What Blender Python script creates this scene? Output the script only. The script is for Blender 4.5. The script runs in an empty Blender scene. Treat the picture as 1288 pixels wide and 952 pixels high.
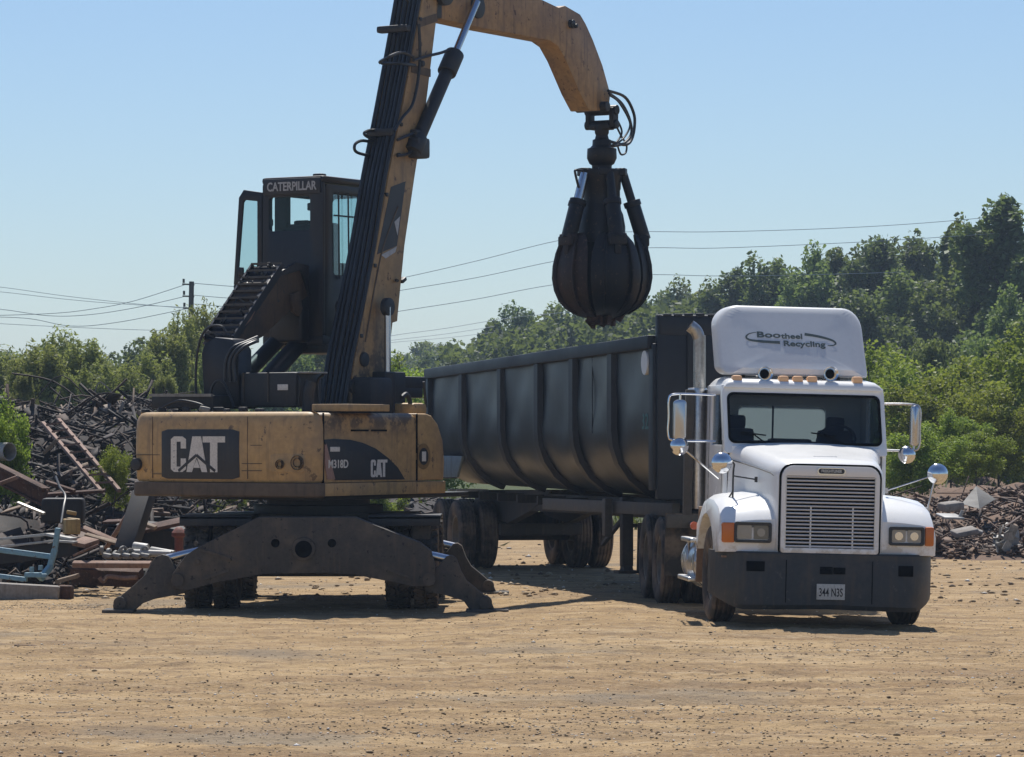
import bpy, bmesh, math, random
import numpy as np
from mathutils import Vector, Matrix
R = math.radians
random.seed(11)
rng = np.random.default_rng(11)
scene = bpy.context.scene
col = scene.collection

# ------------------------------------------------------------------ camera
F, CX, HY, CAMZ = 4400.0, 644.0, 545.0, 2.1
cam_d = bpy.data.cameras.new('camera'); cam = bpy.data.objects.new('camera', cam_d); col.objects.link(cam)
cam.location = (0, 0, CAMZ); cam.rotation_euler = (R(90), 0, 0)
cam_d.sensor_width = 36; cam_d.lens = 36*F/1288; cam_d.shift_y = (HY-476)/1288
cam_d.clip_start = 0.5; cam_d.clip_end = 6000
scene.camera = cam

def P(px, py, Y):
    return Vector(((px-CX)/F*Y, Y, CAMZ+(HY-py)/F*Y))
def hit(px, py, pt, n):
    d = Vector(((px-CX)/F, 1, (HY-py)/F)); o = Vector((0, 0, CAMZ)); n = Vector(n); pt = Vector(pt)
    return o + d*((pt-o).dot(n)/d.dot(n))
def smooth(a, b, x):
    t = min(1, max(0, (x-a)/(b-a))); return t*t*(3-2*t)

# ------------------------------------------------------------------ materials
class NT:
    def __init__(s, name):
        s.m = bpy.data.materials.new(name); s.m.use_nodes = True
        s.t = s.m.node_tree; s.t.nodes.clear()
        s.out = s.n('ShaderNodeOutputMaterial')
    def n(s, typ, **kw):
        nd = s.t.nodes.new(typ)
        for k, v in kw.items():
            if k.startswith('i_'):
                nd.inputs[k[2:].replace('_', ' ')].default_value = v
            else: setattr(nd, k, v)
        return nd
    def l(s, a, b): s.t.links.new(a, b)
    def coords(s, kind='Object'):
        return s.n('ShaderNodeTexCoord').outputs[kind]
    def noise(s, co, scale, detail=4, rough=.55, vec=None):
        nd = s.n('ShaderNodeTexNoise'); nd.inputs['Scale'].default_value = scale
        nd.inputs['Detail'].default_value = detail; nd.inputs['Roughness'].default_value = rough
        if vec:
            mp = s.n('ShaderNodeMapping'); mp.inputs['Scale'].default_value = vec; s.l(co, mp.inputs['Vector']); co = mp.outputs[0]
        s.l(co, nd.inputs['Vector']); return nd.outputs['Fac']
    def ramp(s, fac, stops):
        r = s.n('ShaderNodeValToRGB'); cr = r.color_ramp
        while len(cr.elements) > 1: cr.elements.remove(cr.elements[-1])
        for i, (p, c) in enumerate(stops):
            e = cr.elements[0] if i == 0 else cr.elements.new(p)
            e.position = p; e.color = (*c, 1) if len(c) == 3 else c
        s.l(fac, r.inputs['Fac']); return r.outputs['Color']
    def mask(s, fac, lo, hi):
        r = s.n('ShaderNodeMapRange'); r.interpolation_type = 'SMOOTHSTEP'
        r.inputs['From Min'].default_value = lo; r.inputs['From Max'].default_value = hi
        s.l(fac, r.inputs['Value']); return r.outputs[0]
    def mix(s, fac, a, b, blend='MIX'):
        m = s.n('ShaderNodeMix', data_type='RGBA', blend_type=blend)
        for sock, v in ((0, fac), (6, a), (7, b)):
            if isinstance(v, (int, float)): m.inputs[sock].default_value = v
            elif isinstance(v, tuple): m.inputs[sock].default_value = (*v, 1)
            else: s.l(v, m.inputs[sock])
        return m.outputs[2]
    def math(s, op, a, b=0.0):
        m = s.n('ShaderNodeMath', operation=op)
        for i, v in ((0, a), (1, b)):
            if isinstance(v, (int, float)): m.inputs[i].default_value = v
            else: s.l(v, m.inputs[i])
        return m.outputs[0]
    def bsdf(s, color, rough=.6, metal=0.0, bump=None, bstr=.3, bdist=.01, spec=.5, **kw):
        b = s.n('ShaderNodeBsdfPrincipled')
        for nm, v in (('Base Color', color), ('Roughness', rough), ('Metallic', metal), ('Specular IOR Level', spec)):
            if isinstance(v, tuple): b.inputs[nm].default_value = (*v, 1)
            elif isinstance(v, (int, float)): b.inputs[nm].default_value = v
            else: s.l(v, b.inputs[nm])
        for k, v in kw.items(): b.inputs[k.replace('_', ' ')].default_value = v
        if bump is not None:
            bp = s.n('ShaderNodeBump'); bp.inputs['Strength'].default_value = bstr; bp.inputs['Distance'].default_value = bdist
            s.l(bump, bp.inputs['Height']); s.l(bp.outputs[0], b.inputs['Normal'])
        s.l(b.outputs[0], s.out.inputs['Surface']); return b

def paint(name, base, dirt=(.17, .12, .075), amt=.45, scale=2.0, rough=.5, metal=0.0, spots=None, bump=.15, streak=True, spec=.5, stain=None, var=.12):
    """painted or bare metal with dust, streaks and chips"""
    t = NT(name); co = t.coords()
    n1 = t.noise(co, scale, 6, .65); n2 = t.noise(co, scale*9, 3, .6)
    var = t.mix(t.mask(n2, .3, .7), tuple(c*(1-var) for c in base), tuple(min(1, c*(1+var*.8)) for c in base))
    lo = .72-.5*amt
    c = t.mix(t.math('MULTIPLY', t.mask(n1, lo, lo+.3), min(1, amt*1.3)), var, dirt)
    if streak:
        st = t.noise(co, scale*3.5, 3, .6, (2.2, 2.2, .22))
        c = t.mix(t.math('MULTIPLY', t.mask(st, .5, .72), amt*.9), c, tuple(x*.7 for x in dirt))
    if spots:
        n3 = t.noise(co, scale*5, 5, .7)
        c = t.mix(t.mask(n3, .60, .66), c, spots)
    if stain:       # dark oily patches along the top edge
        sp_ = t.n('ShaderNodeSeparateXYZ'); t.l(co, sp_.inputs[0])
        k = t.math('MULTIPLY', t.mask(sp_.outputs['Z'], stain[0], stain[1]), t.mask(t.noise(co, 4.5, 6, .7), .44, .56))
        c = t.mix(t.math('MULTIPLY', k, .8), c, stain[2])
    rg = t.math('ADD', t.math('MULTIPLY', n1, .3), rough-.15)
    t.bsdf(c, rg, metal, n2, bump, .004, spec)
    return t.m

M = {}
M['yellow'] = paint('yellow_paint', (.46, .295, .125), (.25, .18, .115), .55, 1.4, .5, spots=(.15, .10, .06))
M['yellowside'] = paint('yellow_paint_side', (.43, .275, .118), (.23, .165, .105), .55, 1.4, .5, spots=(.14, .095, .06), stain=(2.0, 2.24, (.07, .055, .045)))
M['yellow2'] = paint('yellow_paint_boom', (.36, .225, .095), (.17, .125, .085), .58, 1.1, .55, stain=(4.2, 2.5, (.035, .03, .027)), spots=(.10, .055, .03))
M['orange'] = paint('orange_paint_stick', (.37, .225, .098), (.20, .13, .085), .66, 1.5, .55, spots=(.09, .045, .03))
M['skirt'] = paint('dirty_skirt', (.12, .085, .055), (.05, .042, .035), .6, 1.6, .7)
M['black'] = paint('black_machine_metal', (.020, .022, .026), (.075, .06, .045), .38, 2.2, .55)
M['cabblack'] = paint('cab_black', (.009, .012, .020), (.032, .031, .031), .3, 2, .45)
M['panel'] = paint('black_panel', (.020, .023, .030), (.08, .065, .05), .35, 3, .5)
M['under'] = paint('undercarriage_grime', (.060, .053, .046), (.165, .128, .09), .56, 2.6, .8, spots=(.014, .013, .013), bump=.35)
M['grapple'] = paint('worn_grapple_steel', (.007, .008, .011), (.028, .019, .017), .5, 3, .5, .2, spots=(.07, .042, .03))
M['grapple2'] = paint('rusty_grapple_steel', (.024, .013, .011), (.075, .042, .03), .6, 3, .6, .1, spots=(.12, .075, .05))
M['hose'] = paint('rubber_hose', (.016, .019, .024), (.05, .05, .05), .3, 4, .45)
M['rubber'] = paint('tyre_rubber', (.028, .027, .026), (.20, .15, .105), .68, 3, .85, streak=False, bump=.4)
M['rim'] = paint('dusty_rim', (.16, .14, .11), (.14, .10, .07), .5, 4, .6)
M['white'] = paint('white_truck_paint', (.85, .85, .83), (.66, .63, .58), .02, .9, .25, bump=.004, streak=False, var=.012, stain=(1.25, .78, (.60, .55, .47)))
M['fairing'] = paint('weathered_white_fairing', (.66, .68, .69), (.58, .59, .58), .08, 2.2, .42, bump=.006, streak=False, var=.02)
M['bumper'] = paint('grey_bumper', (.033, .037, .039), (.115, .09, .066), .55, 1.6, .6, spots=(.075, .07, .063), bump=.3)
M['trailer'] = paint('trailer_grey_steel', (.017, .026, .037), (.045, .044, .042), .30, .7, .42)
M['trailer_dark'] = paint('trailer_dark_steel', (.008, .013, .022), (.026, .026, .028), .3, 1.0, .55)
M['frame'] = paint('chassis_black', (.022, .022, .022), (.10, .075, .05), .5, 2, .7)
M['rail'] = paint('dusty_rail', (.075, .07, .062), (.14, .11, .08), .5, 2, .7)
M['rust'] = paint('rusty_steel', (.10, .048, .030), (.035, .024, .020), .6, 4, .85, spots=(.22, .15, .11), bump=.5)
M['rustlight'] = paint('pale_rusty_steel', (.25, .15, .105), (.10, .06, .045), .5, 2.5, .8, spots=(.3, .25, .2), bump=.4)
M['steelgrey'] = paint('bare_grey_steel', (.24, .235, .22), (.16, .12, .09), .45, 2, .45, .5)
M['palepipe'] = paint('pale_pipe', (.40, .39, .36), (.25, .2, .15), .4, 2, .5)
M['blue'] = paint('light_blue_paint', (.17, .32, .40), (.20, .17, .14), .4, 3, .5, spots=(.12, .09, .07))
M['concrete'] = paint('concrete', (.29, .265, .235), (.18, .145, .115), .5, 2.5, .9, bump=.6)
M['darkscrap'] = paint('dark_scrap', (.016, .016, .018), (.06, .04, .03), .5, 3, .7)
M['mustard'] = paint('mustard_plate', (.40, .27, .10), (.2, .13, .08), .5, 3, .6)
M['wood'] = paint('weathered_wood', (.26, .19, .13), (.13, .10, .075), .5, 3, .85)
M['polewood'] = paint('pole_wood', (.095, .085, .075), (.05, .045, .04), .5, 1, .9)
M['red'] = paint('dull_red', (.20, .055, .035), (.1, .06, .045), .5, 3, .7)

def plain(name, c, rough=.5, metal=0.0, **kw):
    t = NT(name); t.bsdf(c, rough, metal, **kw); return t.m
M['chrome'] = plain('chrome', (.72, .73, .75), .12, 1.0)
M['mirror'] = plain('mirror_glass', (.85, .86, .87), .03, 1.0)
M['fitting'] = paint('dirty_fitting', (.30, .29, .26), (.10, .08, .06), .55, 5, .6)
M['alu'] = paint('aluminium', (.62, .62, .62), (.3, .25, .2), .35, 3, .35, .9)
M['stack'] = paint('dull_chrome', (.42, .42, .42), (.20, .17, .14), .4, 3, .30, .85)
M['rod'] = plain('chromed_rod', (.52, .54, .58), .25, 1.0)
M['ink'] = plain('black_ink', (.012, .013, .016), .6)
M['void'] = plain('black_and_hole_shade', (.003, .0035, .005), .9, spec=.05)  # black of seals and joints, also painted shade for holes
M['offwhite'] = paint('offwhite_lettering', (.66, .63, .58), (.3, .26, .2), .35, 6, .6, streak=False)
M['green_ink'] = plain('dark_green_ink', (.055, .085, .085), .6)
M['amber'] = plain('amber_plastic', (.62, .17, .025), .25)
M['amberlit'] = plain('sunlit_amber', (.85, .50, .26), .3)  # sunlit brightness of the roof lamps put into the amber
M['lens'] = plain('lamp_lens', (.30, .32, .33), .08, .35)
M['plate'] = paint('licence_plate', (.55, .54, .50), (.33, .29, .22), .4, 8, .5)
M['cable'] = plain('cable', (.44, .46, .50), .6)
M['teal'] = plain('faded_teal_paint', (.055, .16, .16), .6)
M['marker'] = plain('white_marker', (.78, .80, .80), .5)
M['seat'] = plain('seat_cloth', (.02, .021, .025), .9)
M['palegreen'] = plain('pale_green_plastic', (.42, .55, .40), .5)
M['decalwhite'] = paint('decal_white', (.42, .43, .44), (.2, .17, .14), .35, 5, .6)
def glass(name, tint, refl=.5):
    t = NT(name)
    tr = t.n('ShaderNodeBsdfTransparent'); tr.inputs[0].default_value = (*tint, 1)
    gl = t.n('ShaderNodeBsdfGlossy'); gl.inputs['Roughness'].default_value = .03; gl.inputs[0].default_value = (.8, .85, .9, 1)
    fr = t.n('ShaderNodeFresnel'); fr.inputs[0].default_value = 1.5
    mx = t.n('ShaderNodeMixShader'); t.l(t.math('MULTIPLY', fr.outputs[0], refl), mx.inputs[0]); t.l(tr.outputs[0], mx.inputs[1]); t.l(gl.outputs[0], mx.inputs[2])
    t.l(mx.outputs[0], t.out.inputs['Surface']); return t.m
M['glass'] = glass('cab_glass', (.74, .85, .86), .35)
M['glass_dusty'] = glass('dusty_cab_glass', (.84, .92, .92), .3)
M['windshield'] = glass('windshield_glass', (.62, .67, .70), .6)
t = NT('dusty_rear_glass'); tr_ = t.n('ShaderNodeBsdfTransparent'); tr_.inputs[0].default_value = (.8, .85, .85, 1)
df = t.n('ShaderNodeBsdfTranslucent'); df.inputs[0].default_value = (.62, .66, .64, 1); mx_ = t.n('ShaderNodeMixShader'); mx_.inputs[0].default_value = .45
t.l(tr_.outputs[0], mx_.inputs[1]); t.l(df.outputs[0], mx_.inputs[2]); t.l(mx_.outputs[0], t.out.inputs['Surface']); M['rearglass'] = t.m

def leafmat(name, c1, c2, c3, trans=.42):
    t = NT(name)
    geo = t.n('ShaderNodeNewGeometry'); oi = t.n('ShaderNodeObjectInfo')
    c = t.ramp(geo.outputs['Random Per Island'], [(0, c1), (.5, c2), (1, c3)])
    hs = t.n('ShaderNodeHueSaturation')
    t.l(t.math('ADD', t.math('MULTIPLY', oi.outputs['Random'], .045), .477), hs.inputs['Hue'])
    t.l(t.math('ADD', t.math('MULTIPLY', oi.outputs['Random'], .5), .75), hs.inputs['Value']); t.l(c, hs.inputs['Color'])
    d = t.n('ShaderNodeBsdfPrincipled'); d.inputs['Roughness'].default_value = .55; d.inputs['Specular IOR Level'].default_value = .25
    t.l(hs.outputs[0], d.inputs['Base Color'])
    tl = t.n('ShaderNodeBsdfTranslucent'); t.l(t.mix(.5, hs.outputs[0], (.18, .22, .02), 'MIX'), tl.inputs[0])
    mx = t.n('ShaderNodeMixShader'); mx.inputs[0].default_value = trans
    t.l(d.outputs[0], mx.inputs[1]); t.l(tl.outputs[0], mx.inputs[2]); t.l(mx.outputs[0], t.out.inputs['Surface']); return t.m
M['leaf_dark'] = leafmat('leaf_dark', (.058, .092, .040), (.108, .155, .066), (.185, .24, .115), .48)
M['leaf_mid'] = leafmat('leaf_mid', (.085, .13, .042), (.165, .225, .075), (.26, .32, .125), .50)
M['leaf_lime'] = leafmat('leaf_lime', (.12, .175, .024), (.25, .33, .045), (.38, .44, .09), .52)
M['leaf_willow'] = leafmat('leaf_willow', (.19, .22, .065), (.31, .34, .11), (.42, .43, .17), .54)
M['bark'] = paint('bark', (.085, .07, .055), (.05, .042, .035), .5, 2, .95, bump=.6)

def scrapmat(name, stops):
    t = NT(name); geo = t.n('ShaderNodeNewGeometry'); co = t.coords()
    c = t.ramp(geo.outputs['Random Per Island'], stops)
    n = t.noise(co, 3, 5, .7)
    c = t.mix(t.mask(n, .45, .7), c, (.05, .032, .025))
    t.bsdf(c, .8, 0.0, t.noise(co, 20), .4, .01); return t.m
M['heap'] = scrapmat('heap_tangle', [(0, (.006, .005, .005)), (.55, (.018, .011, .009)), (.80, (.050, .028, .019)), (.92, (.13, .082, .055)), (.98, (.27, .21, .155)), (1, (.38, .35, .32))])
M['heapbase'] = paint('heap_core', (.030, .024, .021), (.055, .040, .030), .5, 2, .95, bump=.8)
M['rubble'] = scrapmat('rubble_tangle', [(0, (.05, .028, .018)), (.5, (.12, .068, .042)), (.8, (.19, .12, .078)), (.96, (.28, .21, .155)), (1, (.42, .40, .37))])
M['rubblebase'] = paint('rubble_core', (.17, .105, .068), (.09, .055, .038), .5, 1.5, .95, bump=.9)
M['grassy'] = leafmat('weed_blades', (.06, .08, .02), (.10, .13, .03), (.17, .17, .07), .3)

# ------------------------------------------------------------------ mesh collector
class G:
    def __init__(s, m=None): s.v = []; s.f = []; s.m = m or Matrix.Identity(4)
    def add(s, vs, fs, m=None):
        k = len(s.v); mm = s.m @ m if m is not None else s.m
        s.v += [tuple(mm @ Vector(p)) for p in vs]; s.f += [tuple(i+k for i in f) for f in fs]
        return s
    def box(s, c, d, bev=0, rot=None, m=None):
        bm = bmesh.new(); bmesh.ops.create_cube(bm, size=1)
        for v in bm.verts: v.co = Vector((v.co.x*d[0], v.co.y*d[1], v.co.z*d[2]))
        if bev: bmesh.ops.bevel(bm, geom=list(bm.edges), offset=min(bev, min(d)*.45), segments=2, affect='EDGES', profile=.6)
        mm = Matrix.Translation(c)
        if rot: mm = mm @ (rot if isinstance(rot, Matrix) else Matrix.Rotation(rot[2], 4, 'Z') @ Matrix.Rotation(rot[1], 4, 'Y') @ Matrix.Rotation(rot[0], 4, 'X'))
        bm.verts.index_update()
        s.add([v.co.copy() for v in bm.verts], [[v.index for v in f.verts] for f in bm.faces], mm if m is None else m @ mm); bm.free(); return s
    def bar(s, a, b, w, h, up=(0, 0, 1), bev=0):
        a, b = Vector(a), Vector(b); d = b-a; L = d.length; y = d.normalized(); upv = Vector(up)
        if abs(y.dot(upv)) > .98: upv = Vector((1, 0, 0))
        x = y.cross(upv).normalized(); z = x.cross(y)
        rm = Matrix((x, y, z)).transposed().to_4x4(); rm.translation = (a+b)/2
        return s.box((0, 0, 0), (w, L, h), bev, None, rm)
    def prism(s, poly, d0, d1, ax='xz'):
        n = len(poly)
        def mp(p, d): return {'xz': (p[0], d, p[1]), 'yz': (d, p[0], p[1]), 'xy': (p[0], p[1], d)}[ax]
        vs = [mp(p, d0) for p in poly]+[mp(p, d1) for p in poly]
        fs = [tuple(range(n)), tuple(range(2*n-1, n-1, -1))]+[(i, i+n, (i+1) % n+n, (i+1) % n) for i in range(n)]
        return s.add(vs, fs)
    def plate_hole(s, outer, inner, d0, d1, mp):
        n = len(outer)
        vs = [mp(p, d0) for p in outer]+[mp(p, d0) for p in inner]+[mp(p, d1) for p in outer]+[mp(p, d1) for p in inner]
        fs = []
        for i in range(n):
            j = (i+1) % n
            fs += [(i, j, n+j, n+i), (2*n+i, 3*n+i, 3*n+j, 2*n+j), (i, 2*n+i, 2*n+j, j), (n+i, n+j, 3*n+j, 3*n+i)]
        return s.add(vs, fs)
    def tube(s, pts, r, n=8, cap=True):
        pts = [Vector(p) for p in pts]; k = len(pts); rs = r if isinstance(r, (list, tuple)) else [r]*k
        vs = []; fs = []; prev = None
        for i, p in enumerate(pts):
            d = (pts[min(i+1, k-1)]-pts[max(i-1, 0)]).normalized()
            if prev is None:
                a = Vector((0, 0, 1)) if abs(d.z) < .9 else Vector((1, 0, 0)); x = d.cross(a).normalized()
            else: x = (prev-d*prev.dot(d)).normalized()
            prev = x; y = d.cross(x)
            vs += [p+(x*math.cos(2*math.pi*q/n)+y*math.sin(2*math.pi*q/n))*rs[i] for q in range(n)]
        for i in range(k-1):
            for q in range(n):
                w = (q+1) % n; fs.append((i*n+q, i*n+w, i*n+n+w, i*n+n+q))
        if cap: fs += [tuple(range(n-1, -1, -1)), tuple((k-1)*n+q for q in range(n))]
        return s.add(vs, fs)
    def cyl(s, a, b, r, n=20): return s.tube([a, b], r, n)
    def lathe(s, prof, n=32, m=None, a0=0, a1=2*math.pi, cap=False):
        full = abs(a1-a0-2*math.pi) < 1e-6; k = len(prof); vs = []; fs = []; cnt = n if full else n+1
        for q in range(cnt):
            a = a0+(a1-a0)*q/n
            vs += [(r*math.cos(a), r*math.sin(a), z) for r, z in prof]
        for q in range(n):
            w = (q+1) % cnt
            for i in range(k-1): fs.append((q*k+i, w*k+i, w*k+i+1, q*k+i+1))
        return s.add(vs, fs, m)
    def loft(s, loops, cap0=True, cap1=True, closed=True):
        n = len(loops[0]); vs = [p for lp in loops for p in lp]; fs = []
        for i in range(len(loops)-1):
            for q in range(n if closed else n-1):
                w = (q+1) % n; fs.append((i*n+q, i*n+w, i*n+n+w, i*n+n+q))
        if cap0: fs.append(tuple(range(n-1, -1, -1)))
        if cap1: fs.append(tuple((len(loops)-1)*n+q for q in range(n)))
        return s.add(vs, fs)
    def mesh(s, name, bev=0, seg=2, ang=35, weld=True):
        me = bpy.data.meshes.new(name); me.from_pydata(s.v, [], s.f)
        bm = bmesh.new(); bm.from_mesh(me)
        if weld: bmesh.ops.remove_doubles(bm, verts=bm.verts, dist=1e-5)
        bmesh.ops.recalc_face_normals(bm, faces=bm.faces)
        if bev:
            eds = [e for e in bm.edges if len(e.link_faces) == 2 and e.calc_face_angle(0) > R(38)]
            bmesh.ops.bevel(bm, geom=eds, offset=bev, segments=seg, affect='EDGES', profile=.55, clamp_overlap=True)
        bm.to_mesh(me); bm.free(); me.shade_smooth(); me.set_sharp_from_angle(angle=R(ang)); return me
    def build_each(s, name, mat, parent=None, bev=0):
        """one object for every separate piece"""
        par = list(range(len(s.v)))
        def find(a):
            while par[a] != a: par[a] = par[par[a]]; a = par[a]
            return a
        for f in s.f:
            for i in f[1:]: par[find(i)] = find(f[0])
        grp = {}
        for f in s.f: grp.setdefault(find(f[0]), []).append(f)
        out = []
        for fs in grp.values():
            ids = sorted({i for f in fs for i in f}); mp_ = {i: k for k, i in enumerate(ids)}
            g = G(); g.v = [s.v[i] for i in ids]; g.f = [tuple(mp_[i] for i in f) for f in fs]; out.append(g.build(name, mat, parent, bev))
        return out
    def build(s, name, mat, parent=None, bev=0, seg=2, ang=35, weld=True):
        return place(s.mesh(name, bev, seg, ang, weld), name, mat, parent)

def place(me, name, mat, parent=None, loc=(0, 0, 0), rot=(0, 0, 0)):
    if not me.materials: me.materials.append(mat)
    o = bpy.data.objects.new(name, me); col.objects.link(o); o.parent = parent; o.location = loc; o.rotation_euler = rot
    return o
def tag(o, label=None, cat=None, group=None, kind=None):
    for k, v in (('label', label), ('category', cat), ('group', group), ('kind', kind)):
        if v: o[k] = v
    return o
def thing(name, label, cat, loc=(0, 0, 0), rot=(0, 0, 0), group=None):
    o = bpy.data.objects.new(name, None); col.objects.link(o); o.location = loc; o.rotation_euler = rot
    o.empty_display_size = .2
    return tag(o, label, cat, group)
def rrect(x0, x1, z0, z1, r, k=5):
    """rounded rectangle; r = one radius or four (bottom left, bottom right, top right, top left)"""
    rs = r if isinstance(r, (list, tuple)) else [r]*4; out = []
    for (cx, cz, a), q in zip(((x0, z0, 180), (x1, z0, 270), (x1, z1, 0), (x0, z1, 90)), rs):
        ox = cx+q if cx == x0 else cx-q; oz = cz+q if cz == z0 else cz-q
        for i in range(k+1):
            t = R(a+90*i/k); out.append((ox+q*math.cos(t), oz+q*math.sin(t)))
    return out
def catmull(pts, k=6):
    pts = [Vector(p) for p in pts]; out = []
    for i in range(len(pts)-1):
        p0 = pts[max(i-1, 0)]; p1 = pts[i]; p2 = pts[i+1]; p3 = pts[min(i+2, len(pts)-1)]
        for j in range(k):
            t = j/k
            out.append(.5*((2*p1)+(p2-p0)*t+(2*p0-5*p1+4*p2-p3)*t*t+(3*p1-p0-3*p2+p3)*t**3))
    return out+[pts[-1]]
def frame_m(o, x, up):
    x = Vector(x).normalized(); up = Vector(up); n = x.cross(up).normalized(); y = n.cross(x)
    m = Matrix((x, y, n)).transposed().to_4x4(); m.translation = o; return m
_txt = {}
def text_g(body, size, bold=0.0, ext=.003, wide=1.0, gap=1.0):
    """flat lettering as vertices and faces, centred on the origin"""
    cu = bpy.data.curves.new('lettering', 'FONT'); cu.body = body; cu.size = size; cu.offset = bold*size; cu.extrude = ext
    cu.align_x = 'CENTER'; cu.align_y = 'CENTER'; cu.space_character = gap; cu.resolution_u = 4
    o = bpy.data.objects.new('lettering', cu); col.objects.link(o)
    dg = bpy.context.evaluated_depsgraph_get(); dg.update()
    me = bpy.data.meshes.new_from_object(o.evaluated_get(dg))
    vs = [(v.co.x*wide, v.co.y, v.co.z) for v in me.vertices]; fs = [tuple(p.vertices) for p in me.polygons]
    bpy.data.objects.remove(o); bpy.data.curves.remove(cu); bpy.data.meshes.remove(me)
    return vs, fs

# ------------------------------------------------------------------ wheels
def tyre_mesh(Rr, w, rin, name, lugs=0):
    g = G(); h = w/2
    prof = [(rin, -h*.78), (rin+.03, -h*.9), (Rr*.80, -h), (Rr*.93, -h*.97), (Rr-.012, -h*.86)]
    for q in range(4):                          # circumferential grooves
        x = -h*.6+q*h*.4
        prof += [(Rr, x-.016-h*.08), (Rr, x-.016), (Rr-.014, x-.010), (Rr-.014, x+.010), (Rr, x+.016)]
    prof += [(Rr-.012, h*.86), (Rr*.93, h*.97), (Rr*.80, h), (rin+.03, h*.9), (rin, h*.78)]
    g.lathe(prof, 48, Matrix.Rotation(R(90), 4, 'Y'))
    if lugs:
        for q in range(lugs):
            a = 2*math.pi*q/lugs
            for sgn in (-1, 1):
                m = Matrix.Rotation(a+(.5*2*math.pi/lugs if sgn > 0 else 0), 4, 'X') @ Matrix.Translation((sgn*h*.55, 0, Rr-.004)) @ Matrix.Rotation(sgn*.35, 4, 'Z')
                g.box((0, 0, 0), (h*.85, 2*math.pi*Rr/lugs*.52, .03), 0, None, m)
    return g.mesh(name, weld=False)
def rim_mesh(rin, w, dish, name):
    g = G(); h = w/2
    g.lathe([(rin+.012, -h*.8), (rin-.02, -h*.74), (rin-.03, -h*.4), (rin-.05, dish*h), (rin*.62, dish*h+.01), (rin*.55, dish*h-.03), (rin*.40, dish*h-.04), (rin*.38, dish*h-.12 if dish < 0 else dish*h-.10), (.0001, dish*h-.12 if dish < 0 else dish*h-.10)], 32, Matrix.Rotation(R(90), 4, 'Y'))
    g.lathe([(rin+.012, h*.8), (rin-.02, h*.74), (rin-.03, h*.3), (rin-.05, dish*h+.001)], 32, Matrix.Rotation(R(90), 4, 'Y'))
    for q in range(10):
        a = 2*math.pi*q/10; c, s_ = math.cos(a)*rin*.5, math.sin(a)*rin*.5
        g.cyl((dish*h-.02, c, s_), (dish*h-.075, c, s_), .016, 6)
    return g.mesh(name)
def wheel(parent, x, y, z, tm, rm, flip=False, rimmat='rim', name='wheel', steer=0):
    w = place(rm, name, M[rimmat], parent, (x, y, z), (0, 0, (math.pi if flip else 0)+steer))
    place(tm, 'tyre', M['rubber'], w, (0, 0, 0), (random.random()*6, 0, 0)); return w
EXPOSURE, HAZE = 0.25, 0.0004
# ================================================================== EXCAVATOR (material handler)
M['armpaint'] = paint('dirty_brown_arm', (.085, .052, .028), (.026, .022, .022), .6, 1.8, .6, spots=(.03, .028, .028))
CXW, CYW, PHI = -2.40, 43.4, R(31)
sp, cp = math.sin(PHI), math.cos(PHI)
ex = thing('material_handler', 'yellow and black wheeled scrap handler standing on stabilizers with its grapple raised', 'material handler', (CXW, CYW, 0))
UP = Matrix.Rotation(-PHI, 4, 'Z')             # upper structure frame: x = right (v), y = forward (u)
Cpt = Vector((CXW, CYW, 0))
Uf = Vector((sp, cp, 0)); Vr = Vector((cp, -sp, 0))
def on_v(px, py, v):                           # photo point on the plane at right-offset v -> (u, z)
    h = hit(px, py, Cpt+Vr*v, Vr); return ((h-Cpt).dot(Uf), h.z)
def on_u(px, py, u):                           # photo point on the plane at forward-offset u -> (v, z)
    h = hit(px, py, Cpt+Uf*u, Uf); return ((h-Cpt).dot(Vr), h.z)
def on_y(px, py, Y):                           # photo point on a plane facing the road, local to the machine
    p = P(px, py, Y); return (p.x-CXW, p.z)

# --- carrier
G().box((0, 0, .86), (1.15, 3.9, .42), .04).box((0, 0, 1.07), (2.5, 1.5, .10), .02).build('carrier_frame', M['under'], ex)
tyE = tyre_mesh(.53, .29, .27, 'tyre', 30); rmE = rim_mesh(.27, .25, -.2, 'rim')
for yy in (-1.25, 1.4):
    G().box((0, yy, .56), (1.5, .34, .36), .06).cyl((-1.2, yy, .53), (1.2, yy, .53), .13).build('axle', M['under'], ex)
    for sx in (-1, 1):
        for xx in (1.37, 1.03):
            wheel(ex, sx*xx, yy, .53, tyE, rmE, sx < 0)
for sx in (-1, 1):
    G().box((sx*1.12, -1.25, 1.10), (.86, 1.2, .05), .01).box((sx*1.12, -1.83, 1.06), (.86, .04, .12), .01).build('mudguard', M['black'], ex)
G().box((1.32, -1.55, .96), (.22, .30, .26), .03).build('toolbox', M['under'], ex)
G().box((-1.45, -1.2, .78), (.16, .16, .42), .02).cyl((-1.45, -1.2, .97), (-1.45, -1.2, 1.02), .11).build('red_coupling', M['red'], ex)
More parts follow.
